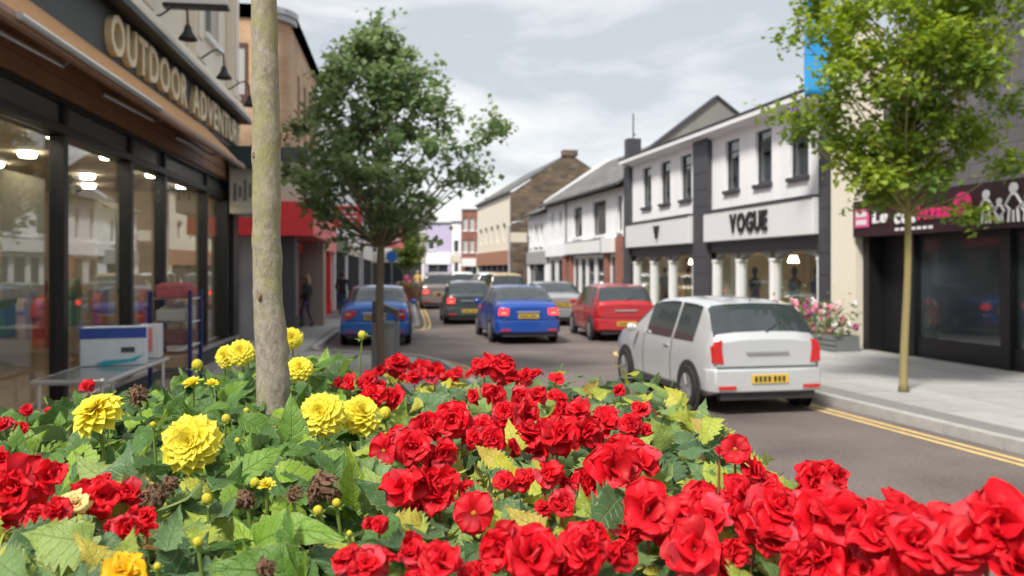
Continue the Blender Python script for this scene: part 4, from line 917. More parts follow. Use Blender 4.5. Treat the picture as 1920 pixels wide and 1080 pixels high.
car('parked_car', 'red hatchback in the right hand bay before the white shops', 'car', (3.0, 22.4), (-0.12, 1), 'hatch', P_red, lightstyle='tall')
car('moving_car', 'deep blue car in mid road left of the red hatchback', 'car', (0.42, 21.6), (-0.17, 1), 'saloon', P_blue2, lit=True, lightstyle='bar')
car('moving_car', 'dark grey car in the lane ahead of the deep blue car', 'car', (-1.45, 29.2), (-0.13, 1), 'hatch', P_dk, lit=True, lightstyle='bar')
car('moving_car', 'grey brown tall car with lit tail lights beyond the parked blue saloon', 'car', (-3.45, 40.5), (-0.12, 1), 'mpv', P_mar, lit=True, lightstyle='bar')
car('moving_car', 'silver car showing its roof between the deep blue and red cars', 'car', (1.7, 28.5), (-0.17, 1), 'saloon', P_sil)
car('moving_car', 'distant white car beyond the grey brown one', 'car', (-2.9, 50.5), (-0.12, 1), 'mpv', P_wh)
car('parked_car', 'distant white car parked on the right beyond the dark grey car', 'car', (-0.95, 43.0), (-0.18, 1), 'mpv', P_wh)
car('parked_car', 'ochre yellow car parked by the slate roofed shop', 'car', (-0.15, 37.6), (-0.18, 1), 'mpv', P_yel)
car('moving_car', 'silver white hatchback driving past in the near right lane', 'car', (3.35, 11.2), (-0.22, 1), 'hatch', P_pw, lightstyle='tall')

# ------------------------------------------------------------------ trees
def leafcloud(pts, size, rn, flat=0.35):
    """many small folded leaf faces around the given points; returns verts, faces, per-vertex variation"""
    v, f, var = [], [], []
    for (p, s, tone) in pts:
        d = Vector((rn.gauss(0,1), rn.gauss(0,1), rn.gauss(0,0.7)-0.25)).normalized()
        n = Vector((rn.gauss(0,flat), rn.gauss(0,flat), 1)).normalized()
        sd = d.cross(n)
        if sd.length < 1e-3: continue
        sd.normalize(); n = sd.cross(d)
        l, w = size*s, size*s*0.42
        o = len(v); a = p; b = p + d*l
        m1 = p + d*l*0.45
        v += [a, m1+sd*w+n*w*0.3, b, m1-sd*w+n*w*0.3]
        f += [(o, o+1, o+2), (o, o+2, o+3)]
        var += [tone]*4
    return v, f, var
def crown_obj(parent, v, f, var, m, name='crown'):
    me = bpy.data.meshes.new(name); me.from_pydata([tuple(p) for p in v], [], f); me.materials.append(m)
    at = me.attributes.new('var', 'FLOAT', 'POINT'); at.data.foreach_set('value', var)
    return link(name, me, parent)
def tree(name, label, loc, zc0, ztop, rx_, ry_, trunk_r, lean, bm, lm, seed, nclump, per, leaf, shape, lobes=(), cr=0.30, tone0=0.35):
    """street tree: knotted tapering trunk, limbs to clump centres spread through an uneven crown envelope"""
    rn = random.Random(seed)
    t = thing(name, label, 'tree', loc)
    H = ztop - zc0
    def axis(z): return Vector((lean[0]*z/ztop + 0.03*math.sin(z*1.7+seed), lean[1]*z/ztop + 0.03*math.cos(z*1.3+seed), z))
    zs = [0.0, 0.12, 0.3] + [0.3+(ztop*0.93-0.3)*i/16 for i in range(1, 17)]
    tr = [trunk_r*(1.35 if z < 0.05 else 1.0)*max(0.10, (1-0.22*z/zc0) if z < zc0 else 0.78*(1-(z-zc0)/(ztop*0.95-zc0))**0.8) for z in zs]
    tk = MB().tube([axis(z) for z in zs], tr, 10).build('trunk', bm, t, smooth=True)
    clumps = []; tries = 0
    while len(clumps) < nclump and tries < nclump*40:
        tries += 1
        u = rn.random(); z = zc0 + H*u
        rr = shape(u)
        a = rn.uniform(0, 2*math.pi); q = rn.random()**0.42
        wob = 0.82+0.30*noise.noise(Vector((math.cos(a)*1.3+seed, math.sin(a)*1.3, u*3)))
        c = axis(z) + Vector((math.cos(a)*rx_*rr*q*wob, math.sin(a)*ry_*rr*q*wob, rn.uniform(-.1,.1)))
        if any((c-d).length < cr*0.75 for d in clumps): continue
        clumps.append(c)
    for l in lobes: clumps.append(Vector(l))
    lb = MB(); pts = []
    for c in clumps:
        dh = math.hypot(c.x-axis(c.z).x, c.y-axis(c.z).y)
        z0 = max(zc0*0.92, c.z - dh*0.9 - 0.15); z0 = min(z0, ztop*0.9); s = axis(z0)
        mid = s.lerp(c, 0.5) + Vector((rn.uniform(-.08,.08), rn.uniform(-.08,.08), -0.06*dh))
        r0 = max(0.010, trunk_r*0.28*(1-(z0-zc0)/(H+.01))+0.006)
        lb.tube([s, mid, c], [r0, r0*0.6, 0.004], 5, cap=False)
        k = int(per*rn.uniform(0.55, 1.25)); sz = cr*rn.uniform(0.75, 1.25)
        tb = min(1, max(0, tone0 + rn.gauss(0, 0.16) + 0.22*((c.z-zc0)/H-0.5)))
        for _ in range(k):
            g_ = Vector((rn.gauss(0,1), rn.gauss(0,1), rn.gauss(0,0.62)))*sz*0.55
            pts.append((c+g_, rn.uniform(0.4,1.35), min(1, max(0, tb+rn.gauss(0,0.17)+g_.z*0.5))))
        for _ in range(5):            # loose sprays that break the outline
            dv = Vector((rn.gauss(0,1), rn.gauss(0,1), rn.gauss(0.2,0.8))).normalized()*sz*rn.uniform(1.1,1.7)
            lb.tube([c, c+dv], [0.004, 0.002], 4, cap=False)
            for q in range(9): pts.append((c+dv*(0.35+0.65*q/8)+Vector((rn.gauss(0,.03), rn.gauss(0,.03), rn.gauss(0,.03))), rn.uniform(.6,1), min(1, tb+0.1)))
    lb.build('limbs', bm, t, smooth=True)
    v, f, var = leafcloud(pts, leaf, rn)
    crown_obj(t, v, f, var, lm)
    return t
def sh_round(u): return (math.sin(math.pi*min(1, 0.10+0.86*u))**0.75)
def sh_pyr(u): return min(1, 0.45+u*1.9) * (1-max(0, u-0.36)/0.64)**0.75 + 0.05
tree('street_tree', 'dark green leafy street tree in front of the blue car', (-2.18, 14.4, 0.12), 2.35, 5.75, 1.95, 1.9, 0.078, (-0.12, 0), M_bark, M_leafG, 3, 104, 62, 0.135, sh_pyr,
     lobes=[(1.75,0,4.05),(1.9,0.1,4.25),(-1.55,0.2,4.2),(-1.6,-.2,3.4),(0.0,0,5.6),(-0.1,0,5.85),(0.75,0,5.1),(-0.8,0,4.95)], cr=0.27)
tree('street_tree', 'bright lime green street tree on the right pavement', (5.72, 12.4, 0.12), 2.8, 6.7, 1.66, 1.6, 0.06, (0.05, 0), M_barkY, M_leafY, 11, 105, 120, 0.12, lambda u: 1.0 if u > 0.4 else 0.35+1.6*u,
     lobes=[(-1.55,-.1,3.75),(-1.7,0,4.0),(-1.5,.1,5.2),(1.5,0,3.3),(1.6,.1,4.2),(0.75,-.3,2.55)], tone0=0.5)
tree('street_tree', 'small round light green tree far down the left pavement', (-6.55, 54.2, 0.12), 1.95, 4.5, 1.35, 1.25, 0.07, (0, 0), M_bark, M_leafF, 5, 60, 160, 0.13, sh_round, cr=0.34, tone0=0.45)
# near tree rising out of the planter: trunk with knots, crown above the picture
def near_tree():
    t = thing('young_tree', 'pale smooth tree trunk with green algae rising from the flower planter', 'tree', (0, 0, 0))
    Y = 2.2; pts = [(1.20, 517, 33), (1.50, 514, 31), (1.56, 512, 30), (1.66, 509, 29), (1.74, 507, 29), (1.82, 502, 26.5), (1.95, 500, 25.5), (2.1, 500, 26), (2.22, 499, 25.2), (2.3, 499, 24.5), (2.45, 497, 23.8), (2.62, 495, 23.5), (3.0, 491, 22), (3.6, 485, 20), (4.4, 480, 16), (5.2, 478, 10)]
    rn = random.Random(2); n = 20; vs, fs = [], []
    zs = []
    for a, b in zip(pts, pts[1:]):
        k = max(2, int((b[0]-a[0])/0.02)) if a[0] < 2.7 else 5
        zs += [(a[0]+(b[0]-a[0])*i/k, a[1]+(b[1]-a[1])*i/k, a[2]+(b[2]-a[2])*i/k) for i in range(k)]
    knots = [(1.69, 0.1, 0.013, 0.022), (1.62, 0.0, 0.012, 0.03), (1.83, -1.9, 0.008, 0.03), (2.24, -0.2, 0.009, 0.022), (2.19, -2.4, 0.007, 0.016), (2.42, -0.5, 0.007, 0.018), (2.05, -1.2, 0.007, 0.018), (1.93, 0.2, 0.007, 0.03), (2.35, -2.6, 0.006, 0.015), (2.50, -0.3, 0.006, 0.015), (1.98, -2.7, 0.006, 0.02)]
    rings_ = [1.745, 1.845, 1.96, 2.07, 2.185, 2.245, 2.33, 2.43, 2.52]
    for z, px, hw in zs:
        cx = (px-960)/1600*Y; r = hw/1600*Y
        for j in range(n):
            a = 2*math.pi*j/n
            q = r*(1+0.035*noise.noise(Vector((math.cos(a)*1.5, math.sin(a)*1.5, z*5)))+0.012*math.sin(z*40+math.sin(a*2)))
            for kz in rings_: q += 0.0012*math.exp(-((z-kz+0.006*math.sin(a))/0.012)**2)
            for kz, ka, amp, wd in knots:
                da = math.atan2(math.sin(a-ka), math.cos(a-ka)); q += 0.6*amp*math.exp(-((z-kz)/wd)**2 - (da/0.55)**2)
            vs.append((cx+q*math.cos(a), Y+q*math.sin(a), z))
    for i in range(len(zs)-1):
        for j in range(n): fs.append((i*n+j, i*n+(j+1) % n, (i+1)*n+(j+1) % n, (i+1)*n+j))
    MB().add(vs, fs).build('trunk', M_barkN, t, smooth=True)
    for kz, ka, amp, wd in knots[:5]:      # healed branch scars
        hw = 26/1600*Y; c = Vector(((505-960)/1600*Y+(hw+amp*0.7)*math.cos(ka), Y+(hw+amp*0.7)*math.sin(ka), kz))
        MB().ball(c, 0.006, 8, 6, 0, (1,1,1.9)).build('branch_scar', M_wither, t, smooth=True)
    pts2 = []; lb = MB(); top = Vector(((482-960)/1600*Y, Y, 3.9))
    for i in range(46):
        a = rn.uniform(0, 6.28); u = rn.random(); c = top+Vector((math.cos(a)*1.2*rn.random()**.5, math.sin(a)*1.2*rn.random()**.5, -0.1+2.1*u))
        lb.tube([top+Vector((0,0,u*1.0-.3)), c], [0.012, 0.004], 5, cap=False)
        for k in range(60): pts2.append((c+Vector((rn.gauss(0,.17), rn.gauss(0,.17), rn.gauss(0,.12))), rn.uniform(.6,1.2), rn.random()))
    lb.build('limbs', M_barkN, t)
    crown_obj(t, *leafcloud(pts2, 0.09, rn), M_leafG)
near_tree()

# ------------------------------------------------------------------ street furniture
b = thing('litter_bin', 'grey metal litter bin with sloping hood beside the street tree', 'litter bin', (-2.22, 15.0, 0.12), 0.05)
MB().box(-0.23, 0.23, -0.2, 0.2, 0.05, 0.86).build('body', mat('bin_grey',(0.19,0.19,0.195),0.5,metal=0.3,var=0.15), b, bevel=0.02)
MB().prism([(-0.215,1.02),(0.215,1.02),(0.215,1.08),(0.0,1.16),(-0.215,1.24)], -0.2, 0.2, 'y').build('hood', mat('bin_dark',(0.07,0.07,0.075),0.5), b, bevel=0.012)
for s in (-1, 1): MB().box(s*0.2-0.02, s*0.2+0.02, -0.18, 0.18, 0.862, 1.018).build('hood_support', M_dark, b)
MB().box(-0.16, 0.16, -0.215, -0.202, 0.2, 0.75).build('door_panel', mat('bin_grey2',(0.25,0.25,0.255),0.5,metal=0.3), b, bevel=0.008)

def lamp_post(label, loc, h, r, arm, banner=None, basket=None):
    t = thing('street_lamp', label, 'street lamp', loc)
    MB().lathe([(r*1.7,0),(r*1.7,0.9),(r*1.55,1.0),(r,1.1),(r*0.75,h),(0.01,h+0.02)], 14).build('post', mat('lamp_grey',(0.40,0.41,0.45),0.45,metal=0.2), t, smooth=40)
    MB().tube([(0,0,h-.1),(arm*0.4,0,h+0.25),(arm,0,h+0.3)], 0.035, 8).build('arm', M_metal, t)
    MB().prism([(arm-0.1,h+0.24),(arm+0.5,h+0.27),(arm+0.5,h+0.33),(arm,h+0.38)], -0.12, 0.12, 'y').build('lantern', M_metal, t, bevel=0.02)
    return t
LP = (7.75, 20.1, 0.12)
lamp_post('grey lamp post carrying the blue banner beside the white shop', LP, 10.0, 0.085, -1.2)
bn = thing('street_banner', 'bright blue vertical banner hanging on the lamp post', 'banner', LP)
mb = MB(); nx, nz = 6, 14; vs = [(-0.86+0.62*i/nx, 0.03*math.sin(i*1.3+k*0.5), 5.85+3.0*k/nz) for k in range(nz+1) for i in range(nx+1)]
mb.add(vs, [(k*(nx+1)+i, k*(nx+1)+i+1, (k+1)*(nx+1)+i+1, (k+1)*(nx+1)+i) for k in range(nz) for i in range(nx)])
bo = mb.build('cloth', mat('banner_blue',(0.02,0.28,0.62),0.7,var=0.18,scale=1.2), bn, smooth=True); sm = bo.modifiers.new('solid','SOLIDIFY'); sm.thickness = 0.006
for z in (5.82, 8.87): MB().tube([(-0.8,0,z),(0.05,0,z)], 0.02, 8).build('bracket', M_wframe, bn)
hb = thing('hanging_basket', 'hanging basket of purple flowers under the blue banner', 'flower basket', (LP[0]-0.85, LP[1], 0))
MB().lathe([(0.02,5.2),(0.2,5.28),(0.28,5.45),(0.3,5.5)], 14).build('bowl', M_dark, hb); MB().tube([(0,0,5.5),(0,0,5.95),(0.8,0,6.0)], 0.012, 6).build('bracket', M_black, hb)
rn = random.Random(4); pts = [(Vector((rn.gauss(0,.22), rn.gauss(0,.22), 5.5+rn.gauss(0,.13))), rn.uniform(.6,1.2), rn.random()) for _ in range(700)]
crown_obj(hb, *leafcloud(pts, 0.08, rn), M_leafY, 'foliage')
mb = MB()
for _ in range(60):
    mb.ball((rn.gauss(0,.22), rn.gauss(0,.2), 5.62+rn.gauss(0,.09)), 0.035, 6, 4)
mb.build('blossom', mat('purple_blossom',(0.20,0.05,0.45),0.6,var=0.2), hb)
lamp_post('thin grey lamp post far down the left pavement', (-6.5, 37.0, 0.12), 8.0, 0.06, 1.0)
lamp_post('dark slim lamp post before the stone gable', (-0.2, 56.0, 0.12), 4.6, 0.06, 0.5)
# signs standing out from the far left houses
def flag_sign(label, Y, zc, w, h, m, off=0.25):
    t = thing('projecting_sign', label, 'sign', (*left_at(Y), 0), math.atan2(D1.y, D1.x))
    MB().box(-0.07, 0.07, -off-w, -off, zc-h/2, zc+h/2).build('board', m, t, bevel=0.01)
    MB().box(-0.02, 0.02, -off, 0.0, zc-0.03, zc+0.03).build('bracket', M_black, t)
    for k in range(3): MB().box(-0.082, -0.072, -off-w*0.85, -off-w*0.2-0.1*(k % 2), zc-h*0.28+k*h*0.22, zc-h*0.18+k*h*0.22).build('sign_stroke', M_lwhite, t)
    return t
flag_sign('red projecting sign high above the red shop column', 33.2, 3.95, 1.1, 0.85, M_red)
flag_sign('red projecting sign seen left of the street tree trunk', 48, 3.6, 1.6, 1.0, M_redL, 1.4)
flag_sign('small dark blue projecting sign over the white house', 40, 6.6, 0.6, 0.8, mat('navy_sign',(0.04,0.05,0.25),0.4))
bs = thing('road_sign', 'small round blue road sign on a post by the round tree', 'road sign', (-6.35, 45.0, 0.12))
MB().lathe([(0.035,0),(0.035,2.7)], 8).build('post', M_metal, bs); MB().lathe([(0.001,-.03),(0.3,-.03),(0.3,-.05),(0.001,-.05)], 20, (0,0,2.45), 'y').build('plate', mat('blue_plate',(0.03,0.16,0.55),0.4), bs)
# planters with flowers
def flower_trough(label, org, d, w, dep, h, zf, cols, seed, n, M_brown=M_brown):
    t = thing('flower_trough', label, 'flower trough', (*org, 0.12), math.atan2(d[1], d[0]))
    for k in range(3): MB().box(0, w, 0, 0.05, 0.02+k*h/3, (k+1)*h/3-0.004).build('plank', M_brown, t)
    MB().box(0.0, 0.05, 0.052, dep, 0, h).box(w-0.05, w, 0.052, dep, 0, h).box(0.05, w-0.05, dep-0.05, dep, 0, h).box(0.05, w-0.05, 0.052, dep-0.05, h-0.2, h-0.08).build('box', M_brown, t)
    rn = random.Random(seed)
    pts = [(Vector((rn.uniform(-.1,w+.1), rn.uniform(-.05,dep), h-0.05+abs(rn.gauss(0,zf*0.5)))), rn.uniform(.6,1.3), rn.random()) for _ in range(n*14)]
    crown_obj(t, *leafcloud(pts, 0.10, rn), M_leafG, 'foliage')
    for i, m in enumerate(cols):
        for _ in range(n//len(cols)):
            c = (rn.uniform(0,w), rn.uniform(-.1,dep), h+rn.uniform(0,zf)); mb = MB()
            rr = rn.uniform(.05,.085)
            for q in range(5):
                a = q*1.256; mb.ball((c[0]+math.cos(a)*rr*.7, c[1]+rn.uniform(-.02,.02), c[2]+math.sin(a)*rr*.7), rr*.62, 6, 4)
            mb.build('blossom', m, t, smooth=True)
    return t
M_fp = mat('blossom_pink',(0.68,0.22,0.32),0.6,var=0.15); M_fw = mat('blossom_white',(0.74,0.70,0.68),0.6); M_fm = mat('blossom_magenta',(0.42,0.05,0.20),0.6); M_fl = mat('blossom_pale_pink',(0.74,0.48,0.48),0.6)
flower_trough('trough of pink and white flowers before the VOGUE window', (6.35, 21.2), D2, 2.9, 0.6, 0.34, 0.72, [M_fp, M_fl, M_fw, M_fm], 8, 64, mat('trough_grey', (0.16,0.17,0.17), 0.6))
flower_trough('far brown trough of yellow flowers under the round tree', (-6.3, 46.6), (1, 0), 1.5, 0.6, 0.8, 0.3, [M_petO, M_fl], 9, 20)

# table and goods outside the outdoor shop
def shop_pt(Y, out): return (-3.65-0.13*Y + out*0.992, Y + out*0.129)
yaw1 = math.atan2(D1.y, D1.x)
tb = thing('display_table', 'low aluminium table on the pavement under the shop window', 'table', (*shop_pt(8.15, 0), 0.12), yaw1)
MB().box(0.02, 2.2, -0.76, -0.14, 0.70, 0.715).build('table_top', mat('table_glass_grey',(0.22,0.23,0.24),0.15,var=0.1), tb)
MB().tube([(0,-0.78,0.69),(2.22,-0.78,0.69),(2.22,-0.12,0.69),(0,-0.12,0.69),(0,-0.78,0.69)], 0.026, 8).build('frame', M_alu, tb)
for x, y in ((0.05,-0.74),(2.17,-0.74),(0.05,-0.16),(2.17,-0.16)): MB().tube([(x,y,0),(x,y,0.68)], 0.02, 8).build('leg', M_alu, tb)
MB().tube([(0.05,-0.74,0.2),(2.17,-0.74,0.2)], 0.012, 6).build('rail', M_alu, tb)
cb = thing('goods_carton', 'white and blue printed carton standing on the aluminium table', 'carton', (*shop_pt(9.45, 0.16), 0.838), R(20))
MB().box(-0.05, 0.62, -0.16, 0.16, 0, 0.42).build('box', mat('carton_white',(0.62,0.68,0.74),0.5,var=0.12,scale=7), cb, bevel=0.008)
MB().box(-0.05, 0.62, -0.165, -0.162, 0.30, 0.418).box(-0.055,-0.052,-0.16,0.16,0.30,0.418).build('blue_band', mat('carton_blue',(0.02,0.06,0.32),0.5), cb)
MB().prism([(0.1,0.02),(0.2,0.0),(0.5,0.04),(0.6,0.12),(0.45,0.07),(0.2,0.06)], -0.166, -0.162, 'y').build('teal_wave', mat('carton_teal',(0.03,0.36,0.45),0.5), cb)
MB().box(0.36, 0.5, -0.166, -0.162, 0.14, 0.2).build('dark_print', M_dark, cb)
sb = thing('small_carton', 'small white carton with red print beside the blue printed carton', 'carton', (*shop_pt(10.25, 0.62), 0.838), R(15))
MB().box(-0.12, 0.12, -0.12, 0.12, 0, 0.40).build('box', M_lwhite, sb, bevel=0.006); MB().box(-0.03, 0.03, -0.127, -0.122, 0.08, 0.36).build('red_print', M_redL, sb)
rk = thing('goods_rack', 'dark blue wire rack with red and beige goods beside the shop door', 'rack', (*shop_pt(11.1, 0.62), 0.12), yaw1)
M_navy = mat('rack_navy',(0.012,0.022,0.13),0.4)
for x, y in ((0,-.25),(0.6,-.25),(0,.25),(0.6,.25)): MB().box(x-0.025, x+0.025, y-0.025, y+0.025, 0, 1.5).build('post', M_navy, rk, bevel=0.005)
for k in range(5):
    z = 0.15+0.31*k; mb = MB()
    for q in range(9): mb.tube([(0.0,-.24+q*0.06,z),(0.6,-.24+q*0.06,z)], 0.005, 5)
    mb.tube([(0,-.25,z),(0.6,-.25,z)], 0.01, 5).tube([(0,.25,z),(0.6,.25,z)], 0.01, 5)
    mb.build('wire_shelf', M_alu, rk)
    if k < 5:
        m = [mat('goods_beige',(0.45,0.36,0.28),0.8), mat('goods_tan',(0.40,0.27,0.18),0.8,var=0.4,scale=20), mat('goods_plum',(0.17,0.08,0.08),0.7,var=0.5,scale=25), mat('goods_grey',(0.42,0.40,0.37),0.8), mat('goods_red_check',(0.42,0.10,0.11),0.8,var=0.4,scale=30)][k]
        for q in range(3):
            g_ = thing('folded_goods', ['beige','tan','plum coloured','grey','red checked'][k]+' goods, '+['first','middle','last'][q]+' from the left on '+['the lowest','the second','the middle','the fourth','the top']  [k]+' rack shelf', 'goods', (*shop_pt(11.1, 0.62), 0.12), yaw1)
            MB().box(0.04+q*0.185, 0.205+q*0.185, -0.2, 0.2, z+0.012, z+0.17+0.02*((k+q) % 3)).build('package', m, g_, bevel=0.02)

# ------------------------------------------------------------------ people
def person(label, loc, rz, h, top, legs, hair, skin=(0.55,0.36,0.27), stride=0.12, hairlong=False):
    """skin-modifier figure, pelvis rooted; clothing by body region, hair as a child"""
    s = h/1.72
    J = {'pel':(0,0,.93,.125), 'waist':(0,0,1.08,.118), 'chest':(0,.0,1.28,.135), 'neck':(0,.01,1.46,.055), 'head':(0,.02,1.56,.078), 'crown':(0,.01,1.66,.07),
         'hl':(-.09,0,.88,.09), 'kl':(-.10,stride*.6,.48,.06), 'al':(-.10,stride*.3,.09,.042), 'tl':(-.10,stride*.3+.16,.04,.035),
         'hr':(.09,0,.88,.09), 'kr':(.10,-stride*.1,.48,.06), 'ar':(.10,-stride,.10,.042), 'tr':(.10,-stride+.16,.04,.035),
         'sl':(-.19,0,1.38,.062), 'el':(-.25,-.04,1.10,.046), 'wl':(-.22,.14,.93,.034), 'fl':(-.21,.2,.88,.022), 'f2':(-.24,.19,.87,.014), 'f3':(-.19,.17,.86,.012),
         'sr':(.19,0,1.38,.062), 'er':(.25,-.03,1.10,.046), 'wr':(.22,.16,.95,.034), 'fr':(.21,.22,.90,.022), 'f4':(.24,.21,.89,.014), 'f5':(.19,.19,.88,.012)}
    E_ = [('pel','waist'),('waist','chest'),('chest','neck'),('neck','head'),('head','crown'),('pel','hl'),('hl','kl'),('kl','al'),('al','tl'),('pel','hr'),('hr','kr'),('kr','ar'),('ar','tr'),
          ('chest','sl'),('sl','el'),('el','wl'),('wl','fl'),('fl','f2'),('fl','f3'),('chest','sr'),('sr','er'),('er','wr'),('wr','fr'),('fr','f4'),('fr','f5')]
    ks = list(J); me = bpy.data.meshes.new('body')
    me.from_pydata([tuple(c*s for c in J[k][:3]) for k in ks], [(ks.index(a), ks.index(b_)) for a, b_ in E_], [])
    tmp = bpy.data.objects.new('tmp', me); COL.objects.link(tmp)
    md = tmp.modifiers.new('skin', 'SKIN'); sd = tmp.modifiers.new('sub', 'SUBSURF'); sd.levels = 2
    for i, k in enumerate(ks):
        sv = me.skin_vertices[0].data[i]; sv.radius = (J[k][3]*s,)*2; sv.use_root = (k == 'pel')
    bpy.context.view_layer.update()
    em = bpy.data.meshes.new_from_object(tmp.evaluated_get(bpy.context.evaluated_depsgraph_get()))
    bpy.data.objects.remove(tmp)
    em.materials.clear()
    for m in (top, legs, mat('skin', skin, 0.6), M_plastic): em.materials.append(m)
    for p in em.polygons:
        z = p.center.z/s; x = abs(p.center.x/s)
        p.material_index = 2 if (z > 1.45 or (z < 0.95 and x > 0.17 and z > 0.6 and p.center.y/s > 0.10)) else (0 if z > 0.84 else (1 if z > 0.12 else 3)); p.use_smooth = True
    t = thing('person', label, 'person', loc, rz)
    link('body', em, t)
    hb_ = MB().ball((0,-.01*s,1.60*s), .108*s, 14, 10, 0, (0.92,1.02,1.15))
    hb_.v = [(x, min(y, .055*s) if z < 1.64*s else y, z) for x, y, z in hb_.v]
    if hairlong: hb_.ball((0,-.075*s,1.49*s), .10*s, 12, 8, 0, (0.95,.5,1.2))
    hb_.build('hair', hair, t, smooth=True)
    fc = MB(); fc.prism([(-.011*s,1.555*s),(.011*s,1.555*s),(0,1.60*s)], .098*s, .118*s, 'y'); fc.build('nose', em.materials[2], t)
    for e_ in (-1, 1): MB().ball((e_*.032*s,.09*s,1.605*s), .009*s, 6, 4).build('eye', M_plastic, t); MB().ball((e_*.087*s,.02*s,1.585*s), .02*s, 6, 4, 0, (.4,.8,1.3)).build('ear', em.materials[2], t)
    MB().ball((0,.092*s,1.535*s), .02*s, 8, 4, 0, (1,.4,.3)).build('mouth', mat('lips',(0.4,0.15,0.13),0.5), t)
    return t
c_blk = mat('cloth_black',(0.02,0.02,0.026),0.85); c_pur = mat('cloth_purple_grey',(0.10,0.08,0.13),0.85); c_pink = mat('cloth_pink',(0.72,0.10,0.28),0.8); c_den = mat('cloth_denim',(0.05,0.07,0.13),0.85); c_yel = mat('cloth_mustard',(0.60,0.38,0.12),0.8)
hr_b = mat('hair_blond',(0.42,0.30,0.17),0.7,var=0.3,scale=40); hr_d = mat('hair_dark',(0.05,0.035,0.025),0.7)
person('person in black coat and dark trousers walking past the tiled pier', (-6.30, 26.2, 0.12), R(75), 1.62, c_blk, c_pur, hr_b, hairlong=True, stride=0.2)
person('person in a pink top far along the left pavement', (-6.9, 56.5, 0.12), R(10), 1.65, c_pink, c_den, hr_d, stride=0.1)
person('person in mustard top beside the one in pink', (-6.35, 57.5, 0.12), R(-10), 1.7, c_yel, c_den, hr_b, stride=0.15)
person('person in black by the white houses, seen over the blue car roof', (-6.55, 33.0, 0.12), R(0), 1.7, c_blk, c_den, hr_d, stride=0.12)
# ------------------------------------------------------------------ flower planter
PX0, PX1, PY0, PY1 = -1.62, 0.62, 0.34, 3.30
pl = thing('planter', 'large raised wooden planter holding the flower bed in the foreground', 'planter', (0, 0, 0.12))
M_wood = mat('planter_wood', (0.16, 0.10, 0.06), 0.75, var=0.3, scale=5, bump=0.3)
for k in range(6):
    z0, z1 = k*0.19, k*0.19+0.182
    for nm, bx in (('plank', (PX0, PX1, PY0, PY0+0.05)), ('plank', (PX0, PX1, PY1-0.05, PY1)), ('plank', (PX0, PX0+0.05, PY0+0.052, PY1-0.052)), ('plank', (PX1-0.05, PX1, PY0+0.052, PY1-0.052))):
        MB().box(*bx, z0, z1).build(nm, M_wood, pl, bevel=0.006)
sv, sf = [], []; nx, ny = 18, 22
for j in range(ny+1):
    for i in range(nx+1):
        x = PX0+0.05+(PX1-PX0-0.1)*i/nx; y = PY0+0.05+(PY1-PY0-0.1)*j/ny
        sv.append((x, y, 0.98+0.10*math.sin(math.pi*i/nx)*math.sin(math.pi*j/ny)+0.02*noise.noise(Vector((x*6, y*6, 0)))))
for j in range(ny):
    for i in range(nx): sf.append((j*(nx+1)+i, j*(nx+1)+i+1, (j+1)*(nx+1)+i+1, (j+1)*(nx+1)+i))
MB().add(sv, sf).build('soil', M_soil, pl, smooth=True)

def at(px, py, Y): return Vector(((px-960)/FPX*Y, Y, CAMZ-(py-HZ)/FPX*Y))
def proj(p): return (960+FPX*p.x/p.y, HZ+(CAMZ-p.z)*FPX/p.y)
def Ycan(py, z=1.585): return min(3.12, (CAMZ-z)*FPX/max(60, py-HZ))
def S(x, y):
    s = 1.575 + 0.035*noise.noise(Vector((x*4, y*4, 3))) + 0.02*noise.noise(Vector((x*11, y*11, 1)))
    s -= 0.35*max(0, (x-0.36)/0.26)**2*0.5 + 0.25*max(0, (y-2.85)/0.4)**2 + 0.2*max(0, (-1.25-x)/0.35)**2
    if x < -0.18*y-0.05: s += 0.03
    s -= 0.09*max(0, min(1, (-0.30*y-x-0.02)/0.25)) if y > 1.3 else 0.0
    s -= 0.07*math.exp(-((x+0.615)/0.13)**2-((y-2.0)/0.28)**2)
    return s
# --- leaf meshes
def leaf_mesh(name, m, width, teeth, depth, fold, droop, seed, asym=0.0, basew=0.0, twist=0.0):
    rn = random.Random(seed); mb = MB(); uv = []; nv = 16
    us = (-1, -0.55, 0, 0.55, 1)
    for i in range(nv+1):
        v = i/nv
        prof = (math.sin(math.pi*min(1, v**0.72)))**0.85*(1-0.15*v) if basew == 0 else max(0, (basew+(1-basew)*math.sin(math.pi*min(1, v*0.9+0.1)))*(1-v**2.6))
        if i == nv: prof = 0.0
        if i == 0: prof = 0.03
        tooth = (1+depth*(1 if (i % 2 == 0) else -0.6)*(0.6+0.8*rn.random())) if 1 < i < nv-1 else 1
        for u in us:
            w = width*prof*(1+asym*(1 if u > 0 else -1))
            x = u*w*(tooth if abs(u) == 1 else 1)
            z = fold*abs(x)*1.0 - droop*v*v + 0.03*math.sin(v*14+u*2.5+seed)*abs(u) + 0.012*rn.uniform(-1,1) - 0.10*abs(u)**3*width*2*(seed % 2)
            y = v + (depth*0.10*(1 if i % 2 else -1) if abs(u) == 1 and 0 < i < nv else 0) - (0.05*abs(u) if 0 < i < nv else 0)
            a = twist*v
            mb.v.append((x*math.cos(a)-z*math.sin(a), y, x*math.sin(a)+z*math.cos(a))); uv.append(((u+1)/2, v))
    for i in range(nv):
        for j in range(4): mb.f.append((i*5+j, i*5+j+1, (i+1)*5+j+1, (i+1)*5+j)); mb.mi.append(0)
    mb.uv = uv
    return mb.mesh(name, m, smooth=True)
DL = [leaf_mesh('leaf', M_dleaf, 0.21+0.03*(k % 3), 0, 0.13, 0.26+0.12*(k % 2), 0.14+0.11*k, 30+k, twist=0.25*(k-1.5)) for k in range(5)]
